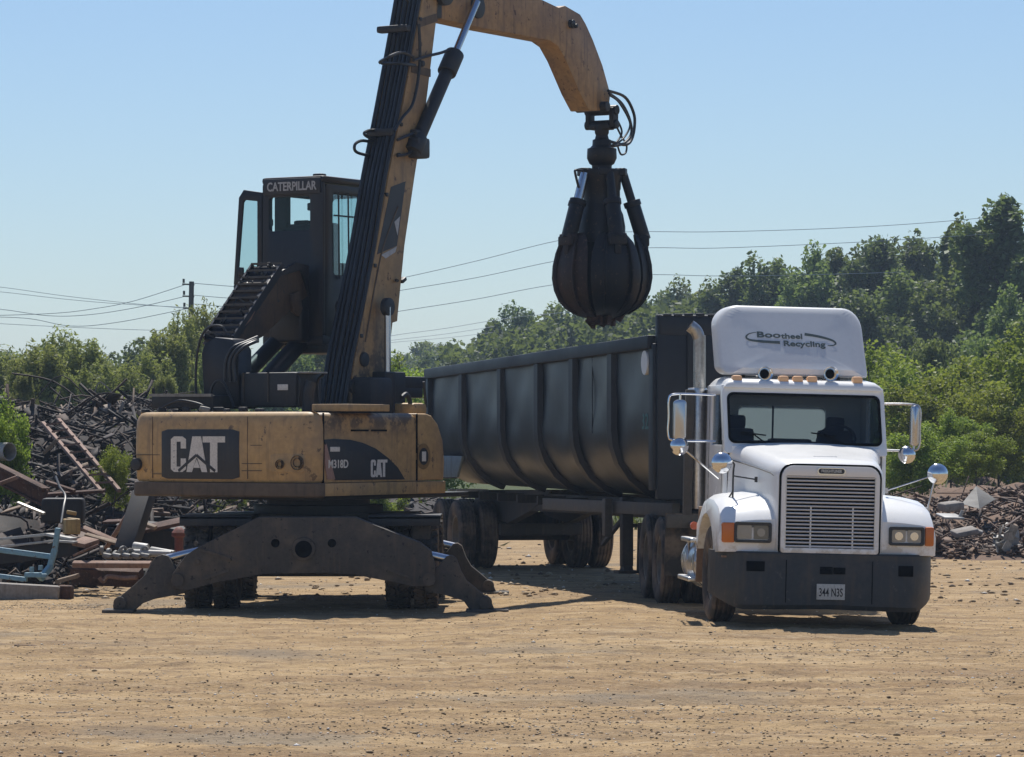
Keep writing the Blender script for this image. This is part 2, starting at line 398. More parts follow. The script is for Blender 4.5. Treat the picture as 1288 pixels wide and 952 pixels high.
# --- stabilizer beams and legs (near end traced at its own distance)
beam_px = [(236, 697), (252, 687), (326, 650), (447, 650), (529, 682), (543, 693), (548, 712), (546, 736), (520, 737), (478, 728), (446, 722), (412, 720), (334, 721), (274, 732), (232, 743), (219, 738), (218, 722)]
legR_px = [(548, 716), (562, 699), (568, 698), (574, 702), (580, 718), (587, 730), (604, 744), (618, 757), (623, 769), (617, 772), (599, 768), (590, 765), (583, 755), (560, 748), (538, 744), (532, 734), (536, 722)]
legL_px = [(226, 722), (213, 699), (205, 697), (197, 700), (191, 708), (184, 722), (170, 735), (154, 748), (143, 760), (144, 768), (168, 769), (179, 759), (195, 753), (216, 749), (237, 745), (243, 735), (238, 724)]
def stab(Yw, Yf, lift=0, rods=True):
    yl = Yw-CYW
    def pr(px, k): return [(on_y(x, y, 40.95)[0], on_y(x, y, 40.95)[1]*k) for x, y in px]
    b = pr(beam_px, 1)
    hx, hz = on_y(383, 690, 40.95)
    g = G(); g.prism(b, yl-.17, yl+.17); bm_o = g.build('stabilizer_beam', M['under'], ex, .012)
    h = G(); h.cyl((hx, yl-.172, hz), (hx, yl-.20, hz), .135, 28); h.build('cover_ring', M['under'], bm_o, .006)
    h = G(); h.cyl((hx, yl-.195, hz), (hx, yl-.206, hz), .10, 28)
    for dx in (-.33, .33): h.cyl((hx+dx, yl-.17, hz+.07), (hx+dx, yl-.178, hz+.07), .05, 16)
    h.build_each('hole_shade', M['void'], bm_o)  # near-black discs painted for the shade inside the beam holes
    h = G()
    for x, y in ((248, 683), (516, 683), (250, 706), (225, 729), (540, 728)):
        q = on_y(x, y, 40.95); h.cyl((q[0], yl-.20, q[1]), (q[0], yl-.16, q[1]), .028 if y < 710 else .075, 14)
    # welded gussets
    for x0, y0, x1, y1 in ((256, 728, 290, 716), (520, 728, 486, 714), (252, 690, 300, 705)):
        a = on_y(x0, y0, 40.95); c = on_y(x1, y1, 40.95); h.bar((a[0], yl-.175, a[1]), (c[0], yl-.175, c[1]), .03, .03)
    h.build_each('pin', M['under'], bm_o)
    for px, sgn in ((legR_px, 1), (legL_px, -1)):
        l = pr(px, 1)
        g = G(); g.prism(l, yl-.10, yl+.10); lg = g.build('stabilizer_leg', M['under'], ex, .012)
        fx = on_y(613 if sgn > 0 else 150, 766, 40.95)
        g = G(); g.box((fx[0], yl, .022), (.50 if sgn > 0 else .36, .44, .045), .01).cyl((fx[0]-sgn*.02, yl-.14, .12), (fx[0]-sgn*.02, yl+.14, .12), .075, 16)
        g.build('foot_pad', M['under'], lg, .006)
        r0 = on_y(566 if sgn > 0 else 204, 704, 40.95); r1 = on_y(505 if sgn > 0 else 262, 690, 40.95)
        G().cyl((r0[0], yl+.02, r0[1]), (r1[0], yl+.02, r1[1]), .050, 16).build('stabilizer_rod', M['rod'], ex)
stab(40.95, 0); stab(45.55, 0)
# --- swing bearing and platform
G().cyl((0, 0, 1.10), (0, 0, 1.22), .80, 40).cyl((0, 0, 1.22), (0, 0, 1.40), .64, 40).build('swing_bearing', M['black'], ex, .01)

# --- counterweight and housing, in plan (x = v, y = u)
HB = 1.34; UR = -2.06
def plan(w0, w1, u0, u1, rb, bulge=.10, k=6):
    pts = []
    for i in range(k+1):
        t = R(180+90*i/k); pts.append((w0+rb+rb*math.cos(t), u0+rb+rb*math.sin(t)))
    for i in range(1, 6):
        x = w0+rb+(w1-w0-2*rb)*i/6; pts.append((x, u0-bulge*(1-((x-(w0+w1)/2)/((w1-w0)/2-rb))**2)))
    for i in range(k+1):
        t = R(270+90*i/k); pts.append((w1-rb+rb*math.cos(t), u0+rb+rb*math.sin(t)))
    return pts+[(w1, u1), (w0, u1)]
def solid(pl, zs, name, mat, par, bev=.0):
    g = G(UP); n = len(pl); nr = []
    for i in range(n):                      # inward normals, so the top edge can roll over evenly
        a, b, c = Vector(pl[i-1]), Vector(pl[i]), Vector(pl[(i+1) % n]); d = ((b-a).normalized()+(c-b).normalized()).normalized(); nr.append(Vector((-d.y, d.x)))
    g.loft([[(p[0]+q.x*k, p[1]+q.y*k, z) for p, q in zip(pl, nr)] for z, k in zs]); return g.build(name, mat, par, bev)
cwp = plan(-HB, HB, UR, -1.875, .16)
cw = solid(cwp, [(1.52, .03), (1.56, .005), (1.9, -.006), (2.16, .0), (2.24, .010), (2.30, .030), (2.338, .062), (2.355, .11)], 'counterweight', M['yellow'], ex)
solid(plan(-HB-.02, HB+.02, UR-.02, -1.86, .16), [(1.345, .02), (1.365, 0), (1.515, 0)], 'counterweight_skirt', M['skirt'], ex, .008)
# the engine housing behind the rear wall: left and right halves with a service gap on top
hp = [(-HB+.01, -1.865), (HB-.01, -1.865), (HB-.01, .16), (-HB+.01, .16)]
solid(hp, [(1.52, 0), (2.22, 0), (2.29, .012), (2.33, .05), (2.345, .10)], 'engine_housing', M['yellowside'], ex)
solid([(-HB, -1.855), (HB+.015, -1.855), (HB+.015, .14), (-HB, .14)], [(1.36, 0), (1.512, 0)], 'side_skirt', M['yellow'], ex, .01)
# front right tank box with its rounded top
g = G(UP); fp = [(.175, 1.52), (.80, 1.52), (.82, 1.75), (.78, 2.02), (.66, 2.22), (.52, 2.32), (.40, 2.345), (.175, 2.345)]
g.prism([(u, z) for u, z in fp], .52, HB-.005, 'yz'); tank = g.build('tank_box', M['yellow'], ex, .03, 3)
G(UP).box((.93, .49, 1.435), (HB*2-.93*2+.02, .66, .15), .02).build('front_skirt', M['yellow'], ex)
G(UP).box((0, .2, 1.33), (2.1, 3.3, .06), .01).box((-.85, .95, 1.45), (.9, 1.6, .16), .03).build('platform', M['black'], ex)
# seams and vents
g = G(UP)
g.box((HB-.004, -1.87, 1.93), (.02, .014, .82)).box((HB-.002, .168, 1.93), (.02, .014, .82))
g.build_each('panel_seam', M['void'], ex)
g = G(UP)
for u0, u1 in ((-1.28, -.90), (-.84, -.50)): g.box((HB-.008, (u0+u1)/2, 2.135), (.012, u1-u0, .022))
g.build_each('vent_slot', M['void'], ex)
# rear emblem panel
def rear(px, py, off=0.0): v, z = on_u(px, py, UR-.105); return Vector((v, UR-.105-off, z))
def rearu(v): return UR-.10*(1-min(1, (v/(HB-.16))**2))
def rear_panel(x0, x1, y0, y1, rad, th, name, mat, par):
    a = on_u(x0, y1, UR-.06); b = on_u(x1, y0, UR-.06); g = G(UP)
    n = 13; vs_ = [a[0]+(b[0]-a[0])*i/(n-1) for i in range(n)]
    def zr(v): e = min(v-a[0], b[0]-v); return 0 if e >= rad else rad-math.sqrt(max(0, rad*rad-(rad-e)**2))
    g.loft([[(v, rearu(v)-th, a[1]+zr(v)), (v, rearu(v)-th, b[1]-zr(v)), (v, rearu(v)+.03, b[1]-zr(v)), (v, rearu(v)+.03, a[1]+zr(v))] for v in vs_]); return g.build(name, mat, par, .003), (a, b)
emb, (ea, eb) = rear_panel(203, 303, 540, 602, .025, .008, 'emblem_panel', M['panel'], ex)
def block_logo(w, h):
    """heavy block letters C, A and T with a slanted cut under the A"""
    Cc = [(.06, 0), (.22, 0), (.29, .08), (.29, .38), (.19, .38), (.19, .15), (.11, .15), (.11, .85), (.19, .85), (.19, .66), (.29, .66), (.29, .92), (.22, 1), (.06, 1), (0, .92), (0, .08)]
    A = [(.30, 0), (.41, 1), (.57, 1), (.68, 0), (.585, 0), (.50, .40), (.485, .40), (.40, 0)]
    A1 = [(.43, .12), (.49, .36), (.55, .12)]
    T = [(.60, .83), (.60, 1), (1, 1), (1, .83), (.865, .83), (.865, 0), (.735, 0), (.735, .83)]
    return [[(x*w-w/2, y*h-h/2) for x, y in L] for L in (Cc, A, A1, T)]
g = G(UP); zc = (ea[1]+eb[1])/2; vc = (ea[0]+eb[0])/2-.02; lw, lh = (eb[0]-ea[0])*.70, (eb[1]-ea[1])*.72
for L in block_logo(lw, lh):
    n = len(L); f = [(vc+x, rearu(vc+x)-.013, zc+y) for x, y in L]; b = [(vc+x, rearu(vc+x)-.004, zc+y) for x, y in L]; g.loft([f, b])
letters = g.build('lettering', M['offwhite'], emb)
g = G(UP)
ax = vc-.01
for sx in (-1, 1):
    p0, p1 = (ax, zc-.01), (ax+sx*lw*.34, zc-lh*.47)
    g.bar((p0[0], rearu(p0[0])-.0135, p0[1]), (p1[0], rearu(p1[0])-.0135, p1[1]), .006, .034, (0, 0, 1))
for k in range(5):     # worn lines across the letters
    z = zc-lh*.42+lh*.17*k; g.bar((vc-lw*.45, rearu(vc-lw*.45)-.0125, z), (vc+lw*.42, rearu(vc+lw*.42)-.0125, z+.012), .003, .006)
g.build('emblem_cut', M['panel'], emb)
# grab recess, tail lamps, joint lines on the rear
rear_panel(340, 380, 571, 594, .02, .006, 'recess_plate', M['yellow'], cw)
g = G(UP)
for x, y, r in ((352, 584, .055), (372, 582, .085)):
    v, z = on_u(x, y, UR-.06); g.lathe([(r*.62, 0), (r*.62, .03), (r, .03), (r, 0)], 20, Matrix.Translation((v, rearu(v)-.035, z)) @ Matrix.Rotation(R(-90), 4, 'X'))
g.build_each('lifting_eye', M['skirt'], cw, .004)
v, z = on_u(173, 584, UR)
G(UP).cyl((v, rearu(v)-.05, z), (v, rearu(v)+.02, z), .075, 20).build('tail_lamp', M['black'], cw, .01)
g = G(UP)
for x in (190, 313):
    v, z = on_u(x, 570, UR-.06); g.box((v, rearu(v)-.001, 1.93), (.005, .010, .74))
for y, x0, x1 in ((572, 165, 200), (583, 306, 330), (592, 306, 330), (560, 306, 330), (596, 190, 202)):
    a = on_u(x0, y, UR-.06); c = on_u(x1, y, UR-.06); m_ = (a[0]+c[0])/2; g.bar((a[0], rearu(a[0])-.001, a[1]), (c[0], rearu(c[0])-.001, c[1]), .006, .009)
g.build_each('scrape_mark', M['skirt'], cw)
# side decal
SV = HB-.006
def side(px, py): return on_v(px, py, SV)
top = [(407, 553), (420, 552), (440, 553), (456, 557), (472, 564), (488, 576), (500, 588), (509, 603)]
dec = [side(x, y) for x, y in top]+[side(421, 604)]
dcl = G(UP).prism(dec, SV-.01, SV+.008, 'yz').build('side_decal', M['panel'], ex, .002)
g = G(UP).prism([side(408, 560), side(410, 558), side(421, 603), side(411, 603), side(408, 580)], SV-.01, SV+.0085, 'yz'); g.build('faded_stripe', paint('faded_pink_stripe', (.33, .20, .16), (.2, .13, .08), .4, 4), dcl)
g = G(UP)
u, z = side(476, 589)
def side_text(g, body, u, z, size, bold, wide, off):
    vs, fs = text_g(body, size, bold, .002, wide); g.add(vs, fs, frame_m((SV+off, u, z), (0, 1, 0), (0, 0, 1)))
for L in block_logo(.36, .21):
    g.loft([[(SV+.012, u+x, z+y) for x, y in L], [(SV+.006, u+x, z+y) for x, y in L]])
g.build('lettering', M['offwhite'], dcl); g = G(UP)
u, z = side(424.5, 584); side_text(g, 'M318D', u, z, .135, .02, 1.05, .012)
g.build('lettering', M['offwhite'], dcl); g = G(UP)
u, z = side(420.5, 565); g.box((SV+.010, u, z), (.006, .20, .055), .002)
g.build('sticker', M['offwhite'], dcl)
u, z = on_v(532, 574, SV)
g = G(UP); g.cyl((HB-.01, u, z), (HB+.004, u, z), .16, 28); e2 = g.build('round_badge', paint('badge_ring', (.24, .15, .06), (.12, .08, .05), .4, 4), ex)
g = G(UP); g.cyl((HB, u, z), (HB+.008, u, z), .105, 28); g.build('badge_face', M['panel'], e2)
g = G(UP); g.box((HB+.009, u, z), (.006, .09, .12), .002); g.build('badge_mark', M['offwhite'], e2)

# --- deck clutter
def ubox(px0, px1, py0, py1, u, dep, name, mat, bev=.02, par=ex):
    a = on_u(px0, py1, u); b = on_u(px1, py0, u)
    return G(UP).box(((a[0]+b[0])/2, u+dep/2, (a[1]+b[1])/2), (b[0]-a[0], dep, b[1]-a[1]), bev).build(name, mat, par)
bx = ubox(302, 372, 468, 512, -1.35, .55, 'filter_box', M['black'], .03)
a = on_u(343, 470, -1.38); G(UP).box((a[0]+.28, -1.08, a[1]+.012), (.36, .4, .02), .005).build('lid', M['steelgrey'], bx)
v, z = on_u(356, 487, -1.36); G(UP).box((v, -1.365, z), (.15, .012, .07), .003).build('maker_plate', M['offwhite'], bx)
for k_, (x, y) in enumerate(((306, 508), (337, 508))):
    v, z = on_u(x, y, -1.36); G(UP).box((v, -1.355, z+.2), (.02, .02, .36)).build('clamp_strap', M['under'], bx)
ubox(190, 268, 497, 514, -1.75, .9, 'rear_hatch', M['black'], .02)
a = on_u(190, 497, -1.8); b = on_u(268, 497, -1.8)
G(UP).bar((a[0], -1.82, a[1]), (b[0], -1.82, b[1]), .04, .035).build('hatch_rail', M['steelgrey'], ex)
ubox(392, 438, 508, 517, -1.6, .9, 'roof_cover', M['yellow'], .01)
# exhaust pipe curving to the rear
v, z = on_u(386, 512, -1.3)
pts = catmull([(v-.02, -1.25, 2.3), (v-.02, -1.25, 2.50), (v-.005, -1.25, 2.62), (v+.02, -1.23, 2.72)], 5)
g = G(UP); g.tube(pts, .072, 14, False); g.tube(pts, .06, 14, False); g.build('exhaust_pipe', M['black'], ex)
g = G(UP)
for k in range(9):
    x0 = 180+k*17; v, z = on_u(x0, 516, -1.95)
    g.box((v, -1.9+.06*(k % 3), 2.365+.02*(k % 2)), (.07+.03*(k % 3), .09, .06), .015, (0, 0, k*.7))
g.build_each('deck_fitting', M['black'], ex)
v, z = on_u(256, 512, -1.98); G(UP).box((v, -1.95, 2.385), (.13, .1, .07), .02, (0, .2, .5)).build('work_lamp', M['steelgrey'], ex)
hz = []
def upt(px, py, u): v, z = on_u(px, py, u); return (v, u, z)
g = G(UP)
for pp, u in ((((248, 512), (246, 470), (251, 430), (262, 412), (278, 410), (284, 418)), -1.4), (((262, 510), (268, 484), (280, 480), (290, 500), (294, 512)), -1.5), (((205, 512), (225, 504), (250, 508), (266, 516)), -1.9), (((375, 512), (377, 480), (370, 470), (366, 474)), -1.3), (((402, 512), (400, 480), (408, 470)), -.9)):
    g.tube(catmull([upt(x, y, u) for x, y in pp], 6), .016, 7)
g.build_each('deck_hose', M['hose'], ex)
# front right valve block and handrail beside the boom foot
g = G(UP)
VV = .55
for x0, x1, y0, y1, d in ((476, 502, 468, 510, .4), (500, 532, 474, 488, .3), (497, 528, 488, 500, .3), (512, 535, 478, 484, .2)):
    a = on_v(x0, y1, VV); b = on_v(x1, y0, VV); g.box((VV-.1, (a[0]+b[0])/2, (a[1]+b[1])/2), (d, b[0]-a[0], b[1]-a[1]), .02)
g.build_each('valve_block', M['black'], ex)
g = G(UP)
a, b = on_v(533, 480, .9), on_v(536, 512, .9); g.tube([(.9, a[0], a[1]), (.9, b[0], b[1])], .018, 8)
a, b = on_v(505, 500, .9), on_v(520, 512, .9); g.tube(catmull([(.9, a[0], a[1]), (.9, (a[0]+b[0])/2, b[1]+.15), (.9, b[0], b[1]-.1)]), .03, 8)
g.build_each('hand_rail', M['black'], ex)
g = G(UP); a = on_v(506, 512, .7); g.box((.72, a[0], 2.40), (.5, .34, .16), .06); g.build('boom_foot_cover', M['yellow'], ex)

# --- cab riser
RV0, RV1 = -.98, -.52
col_px = [(257, 512), (253, 445), (257, 432), (270, 424), (292, 426), (300, 440), (300, 512)]
g = G(UP); u0 = -1.35
poly = [on_u(x, y, u0) for x, y in col_px]
g.prism(poly, u0, u0+.28, 'xz'); ris = g.build('riser_column', M['cabblack'], ex, .02)
# arm side profile, traced on its right side
arm_px = [(290, 432), (338, 352), (362, 335), (384, 338), (388, 372), (372, 384), (330, 424), (302, 438)]
arm = [on_v(x, y, RV1) for x, y in arm_px]
ar = G(UP).prism(arm, RV0+.03, RV1, 'yz').build('riser_arm', M['armpaint'], ex, .012)
a0 = [on_v(x, y, RV1+.012) for x, y in ((287, 434), (341, 347), (372, 330), (387, 334), (388, 372), (378, 340), (352, 347), (300, 424))]
G(UP).prism(a0, RV1-.02, RV1+.03, 'yz').build('arm_edge', M['cabblack'], ar, .004)
b0 = [on_v(x, y, RV1+.012) for x, y in ((294, 423), (308, 400), (317, 388), (319, 392), (314, 402))]
G(UP).prism(b0, RV1, RV1+.034, 'yz').build('arm_patch', M['rustlight'], ar)
c0 = [on_v(x, y, RV1+.012) for x, y in ((364, 370), (374, 366), (378, 388), (374, 398), (366, 392))]
G(UP).prism(c0, RV1, RV1+.05, 'yz').build('arm_lug', M['armpaint'], ar, .01)
# step grating on top of the arm
s0 = Vector((0, *on_v(292, 428, RV1))); s1 = Vector((0, *on_v(353, 336, RV1)))
ga = G(UP); LV = RV1-.42
for vv in (LV, RV1+.02):
    ga.bar((vv, s0.y, s0.z+.03), (vv, s1.y, s1.z+.03), .03, .07)
st = ga.build('step_frame', M['cabblack'], ar)
ga = G(UP)
for k in range(11):
    p = s0.lerp(s1, (k+.3)/10.6); ga.bar((LV, p.y, p.z+.075), (RV1+.02, p.y, p.z+.075), .04, .025)
ga.build_each('rung', M['rail'], ar)
ga = G(UP)
for k in range(60):
    p = s0.lerp(s1, random.random()); v_ = random.uniform(LV+.03, RV1); q = .04+.05*random.random()
    ga.bar((v_, p.y, p.z+.03), (v_+random.uniform(-.1, .1), p.y+random.uniform(-.07, .07), p.z+.04+q*.5), .012, .02)
ga.bar((LV+.02, (s0.y), s0.z+.015), (LV+.02, s1.y, s1.z+.015), .02, .02); ga.bar(((LV+RV1)/2, s0.y, s0.z+.012), ((LV+RV1)/2, s1.y, s1.z+.012), RV1-LV-.02, .02)
ga.build('grating', M['cabblack'], ar)
g = G(UP); p0 = on_v(322, 492, -.72); p1 = on_v(398, 408, -.72); pm = tuple(p0[i]+(p1[i]-p0[i])*.8 for i in (0, 1))
g.cyl((-.72, *p0), (-.72, *pm), .115, 18); g.cyl((-1.0, p0[0]-.1, p0[1]+.05), (-1.0, pm[0]-.1, pm[1]+.02), .10, 16); g.build('riser_cylinder', M['cabblack'], ex)
G(UP).cyl((-.72, *pm), (-.72, *p1), .05, 14).build('riser_rod', M['rod'], ex)
g = G(UP)
for k, dx in enumerate((0, 7, 13)):
    g.tube(catmull([upt(283+dx, 480, -1.42), upt(284+dx*.8, 455-k, -1.42), upt(292+dx, 438, -1.38), upt(310+dx*.8, 430, -1.2), upt(324, 424+dx*.4, -1.0)], 6), .022, 8)
g.build_each('riser_hose', M['hose'], ex)

# --- cab, a frame of pillars with open window frames
cu0, cu1, cv0, cv1, cz0, cz1 = .60, 2.05, -1.27, -.34, 3.22, 5.30
cab = G(UP).box(((cv0+cv1)/2, (cu0+cu1)/2, cz0+.06), (cv1-cv0, cu1-cu0, .12), .02).build('cab', M['cabblack'], ex)
mpu = lambda u_: (lambda p, d: (p[0], d, p[1]))
mpv = lambda p, d: (d, p[0], p[1])
# rear wall with its window
g = G(UP); wl, wr, wb, wt = cv0+.10, cv1-.20, 4.67, 5.10
g.plate_hole(rrect(cv0, cv1, cz0+.1, cz1, [.04, .04, .06, .06]), rrect(wl, wr, wb, wt, .05), cu0, cu0+.05, lambda p, d: (p[0], d, p[1]))
g.build('rear_wall', M['cabblack'], cab, .008)
G(UP).box(((wl+wr)/2, cu0+.025, (wb+wt)/2), (wr-wl, .006, wt-wb)).build('rear_window', M['glass_dusty'], cab)
# right wall
g = G(UP)
g.plate_hole(rrect(cu0+.05, cu1, cz0+.1, cz1-.05, [.04, .3, .12, .05]), rrect(cu0+.22, cu1-.12, 4.10, 5.14, [.10, .35, .1, .05]), cv1-.05, cv1, mpv)
g.build('right_wall', M['cabblack'], cab, .008)
G(UP).box((cv1-.025, (cu0+cu1)/2+.05, 4.62), (.006, cu1-cu0-.34, 1.02)).build('right_window', M['glass_dusty'], cab)
ga = G(UP)
for k in range(5):
    u = cu0+.34+k*.22; ga.tube([(cv1+.02, u, 4.06), (cv1+.02, u-.02, 5.16)], .011, 6)
ga.tube([(cv1+.02, cu0+.22, 4.86), (cv1+.02, cu1-.12, 4.86)], .011, 6)
ga.build('window_guard', M['cabblack'], cab)
# left wall is the doorway, front has the windscreen
g = G(UP); g.plate_hole(rrect(cu0+.05, cu1, cz0+.1, cz1-.05, .04), rrect(cu0+.15, cu1-.12, cz0+.2, cz1-.16, .08), cv0, cv0+.05, mpv); g.build('door_frame', M['cabblack'], cab)
g = G(UP); g.plate_hole(rrect(cv0+.051, cv1-.051, cz0+.1, cz1-.05, .04), rrect(cv0+.10, cv1-.10, 3.62, 5.16, .06), cu1-.05, cu1, lambda p, d: (p[0], d, p[1])); g.build('front_frame', M['cabblack'], cab)
G(UP).box(((cv0+cv1)/2, cu1-.025, 4.39), (cv1-cv0-.2, .006, 1.54)).build('windscreen', M['glass'], cab)
rf = G(UP).box(((cv0+cv1)/2, (cu0+cu1)/2, cz1+.01), (cv1-cv0+.02, cu1-cu0+.02, .09), .04).box((cv1-.12, cu0+.1, cz1+.06), (.14, .12, .05), .02).build('roof', M['cabblack'], cab)
G(UP).box(((cv0+cv1)/2, cu0-.008, cz1-.07), (cv1-cv0-.06, .03, .20), .01).build('name_board', M['panel'], cab)
vs, fs = text_g('CATERPILLAR', .155, .022, .002, .80)
G(UP).add(vs, fs, frame_m(Vector(((cv0+cv1)/2-.0, cu0-.026, cz1-.075)), (1, 0, 0), (0, 0, 1))).build('lettering', M['decalwhite'], cab)
g = G(UP); wv = lambda x: on_u(x, 260, cu0+.3)[0]
wz = lambda y: on_u(380, y, cu0+.3)[1]
g.box(((cv0+cv1)/2, cu0+.40, (3.5+wz(281))/2), (cv1-cv0-.11, .16, wz(281)-3.5), .05).box(((wv(344)+wv(358))/2, cu0+.38, (wz(238)+wz(300))/2), (wv(358)-wv(344), .14, wz(238)-wz(300)), .03).box((cv0+.01+(wv(346)-cv0-.01)/2, cu0+.34, (3.4+wz(290))/2), (wv(346)-cv0-.01, .12, wz(290)-3.4), .03).box((wv(376), cu0+.38, wz(280)), (.22, .10, .07), .03).box((wv(335), cu0+.35, wz(252)), (.05, .06, .16), .02).box((wv(336.5), cu0+.35, wz(278)), (.09, .06, .10), .03)  # dark blocks added to darken the view through the window; seat follows
g.box(((cv0+cv1)/2-.05, cu0+.62, 3.75), (.52, .5, .14), .05).box(((cv0+cv1)/2-.05, cu0+.36, 4.20), (.50, .13, .80), .05).box(((cv0+cv1)/2-.05, cu0+.55, 3.5), (.4, .4, .4), .02)
g.box((cv0+.12+.08, cu0+.6, 4.1), (.12, .5, .5), .03).box((cv1-.16, cu0+.62, 4.05), (.14, .6, .45), .03)
g.build('seat', M['seat'], cab)
g = G(UP); g.box((cv1-.30, cu0+.22, 4.98), (.16, .05, .10), .02).tube([(cv1-.30, cu0+.22, 4.98), (cv1-.28, cu0+.2, 5.2)], .012, 6); g.build('mirror', M['cabblack'], cab)
# lower body beneath the cab
g = G(UP); g.prism([(cu0+.02, 3.24), (cu1-.2, 3.24), (cu1-.5, 3.14), (cu0+.7, 3.12), (cu0+.35, 3.14)], cv0+.1, cv1-.05, 'yz'); g.box(((cv0+cv1)/2, cu0-.05, 3.62), (.5, .25, .75), .04); g.build('cab_mount', M['cabblack'], cab, .02)
g = G(UP); v, z = on_u(416, 404, .9); g.box((cv1-.25, 1.0, 3.17), (.6, .7, .12), .03); g.build('underside_box', M['black'], cab)
# door swung open to the rear left: hinged at the rear left pillar and standing out sideways
dz0, dz1 = 3.30, 5.18
dm = UP @ Matrix.Translation((cv0+.01, cu0+.02, 0)) @ Matrix.Rotation(R(10), 4, 'Z')
dw = .43
g = G(dm); outer = [(-dw*1.0, dz0+.30), (-dw*.80, dz0), (-.10, dz0+.1), (-.02, dz0+.25), (-.02, dz1), (-dw*.55, dz1+.02), (-dw*.72, dz1-.02), (-dw*.80, dz1-.12)]
def quadhole(g, ou, inn, d0, d1): g.plate_hole(ou, inn, d0, d1, lambda p, d: (p[0], d, p[1]))
ou = [(-dw, dz0+.12), (-.02, dz0+.30), (-.02, dz1-.02), (-dw*.70, dz1+.02), (-dw*.82, dz1-.06)]
mid = dz0+.80
up_o = [(-dw*.97, mid-.10), (-.02, mid-.10), (-.02, dz1-.01), (-dw*.64, dz1+.03), (-dw*.80, dz1-.07)]
up_i = [(-dw*.84, mid+.02), (-.085, mid-.01), (-.085, dz1-.12), (-dw*.60, dz1-.10), (-dw*.66, dz1-.13)]
lo_o = [(-dw, dz0-.02), (-dw*.72, dz0-.14), (-.02, dz0+.35), (-.02, mid-.101), (-dw*.97, mid-.101)]
lo_i = [(-dw*.74, dz0+.14), (-dw*.70, dz0+.13), (-.12, dz0+.52), (-.12, mid-.18), (-dw*.72, mid-.18)]
quadhole(g, up_o, up_i, -.025, .025); quadhole(g, lo_o, lo_i, -.025, .025)
door = g.build('door', M['cabblack'], cab, .008)
G(dm).prism(up_i, -.003, .003).prism(lo_i, -.003, .003).build('door_glass', M['glass'], door)
G(dm).box((-dw*.7, -.05, mid+.06), (.08, .05, .12), .02).tube([(-dw*.9, -.03, dz0+.1), (-dw*.97, -.05, dz0+.28), (-dw*.92, -.03, dz0+.45)], .018, 8).build('door_handle', M['cabblack'], door)

# --- boom
BV = .26; BW = .20                                  # centre offset and half width
sideR = BV+BW
rightE = [(552, 0), (536, 132), (522, 220), (509, 309), (500.5, 397), (500, 404), (494, 406), (487, 470), (484, 512)]
leftE = [(531, 0), (507, 132), (489, 220), (474, 309), (457, 397), (446, 455), (438, 512)]
tip = [(556, -40), (534, -40)]
poly = [on_v(x, y, sideR) for x, y in ([tip[1]]+leftE)]+[on_v(x, y, sideR) for x, y in (rightE[::-1]+[tip[0]])]
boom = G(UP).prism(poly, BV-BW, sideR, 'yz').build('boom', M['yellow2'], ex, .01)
dpx = [(510, 228), (491.5, 235), (474, 320), (499, 309)]
bd = boom; G(UP).prism([on_v(x, y, sideR) for x, y in dpx], sideR-.005, sideR+.004, 'yz').build('boom_decal', M['panel'], boom)
g = G(UP)
for tri in (((503, 272), (496, 279), (499.8, 296)), ((479.5, 320.5), (485, 325), (497, 317), (498.8, 310))):
    g.prism([on_v(x, y, sideR+.004) for x, y in tri], sideR, sideR+.008, 'yz')
g.build_each('decal_mark', M['decalwhite'], bd)
# weld seam line down the side, collar bands
g = G(UP); seam = [on_v(x, y, sideR) for x, y in ((500, 260), (482, 309), (471, 360), (459, 430))]
g.tube([(sideR+.004, *p) for p in catmull([(0, *q) for q in seam], 4) for p in [(p.y, p.z)]], .012, 6)
g.build('weld_seam', M['skirt'], boom)
g = G(UP)
for x, y, r in ((457, 452, .09), (462, 494, .10), (530, 80, .04), (444, 486, .09)):
    p = on_v(x, y, sideR); g.cyl((sideR-.02, *p), (sideR+.035, *p), r, 20)
g.build_each('boom_boss', M['black'], boom, .008)
g = G(UP); p = on_v(456, 498, sideR); g.box((BV, p[0]+.02, p[1]-.02), (.95, .50, .5), .05); g.build('boom_bracket', M['black'], ex)
p = on_v(506, 352, sideR); G(UP).box((sideR-.02, p[0]+.03, p[1]), (.08, .10, .05), .01, (.5, 0, 0)).build('boom_light', M['black'], boom)
# dark band near the head and cross hose wraps
g = G(UP)
for (xa, ya), (xb, yb) in (((517, 86), (541, 92)), ((525, 30), (549, 22))):
    a = on_v(xa, ya, sideR); b = on_v(xb, yb, sideR); g.bar((sideR+.004, *a), (sideR+.004, *b), .012, .10)
g.build_each('boom_collar', M['skirt'], boom)
# hydraulic lines running down the back of the boom
bk = [((lambda q: (q[0]-.0, q[1]))(on_v(x, y, sideR))) for x, y in leftE]
bk = [on_v(534, -40, sideR)]+bk
for k in range(6):
    v_ = BV-BW+.035+k*.068; g = G(UP)
    r_ = .026 if k % 2 else .032
    g.tube(catmull([(v_, u-.035-.015*math.sin(i*1.3+k), z) for i, (u, z) in enumerate(bk)], 4), r_, 9)
    g.build('boom_line', M['hose'], boom)
g = G(UP)
for i in range(1, 7):
    u, z = bk[i][0], bk[i][1]; dz = .25
    g.box((BV, u-.05, z-dz), (.44, .05, .05), .01)
u, z = on_v(517, 36, sideR); g.box((BV-.01, u-.08, z), (.46, .12, .09), .03)
u, z = on_v(500, 166, sideR); g.box((BV-.01, u-.06, z), (.40, .10, .10), .03)
g.build_each('line_clamp', M['black'], boom)
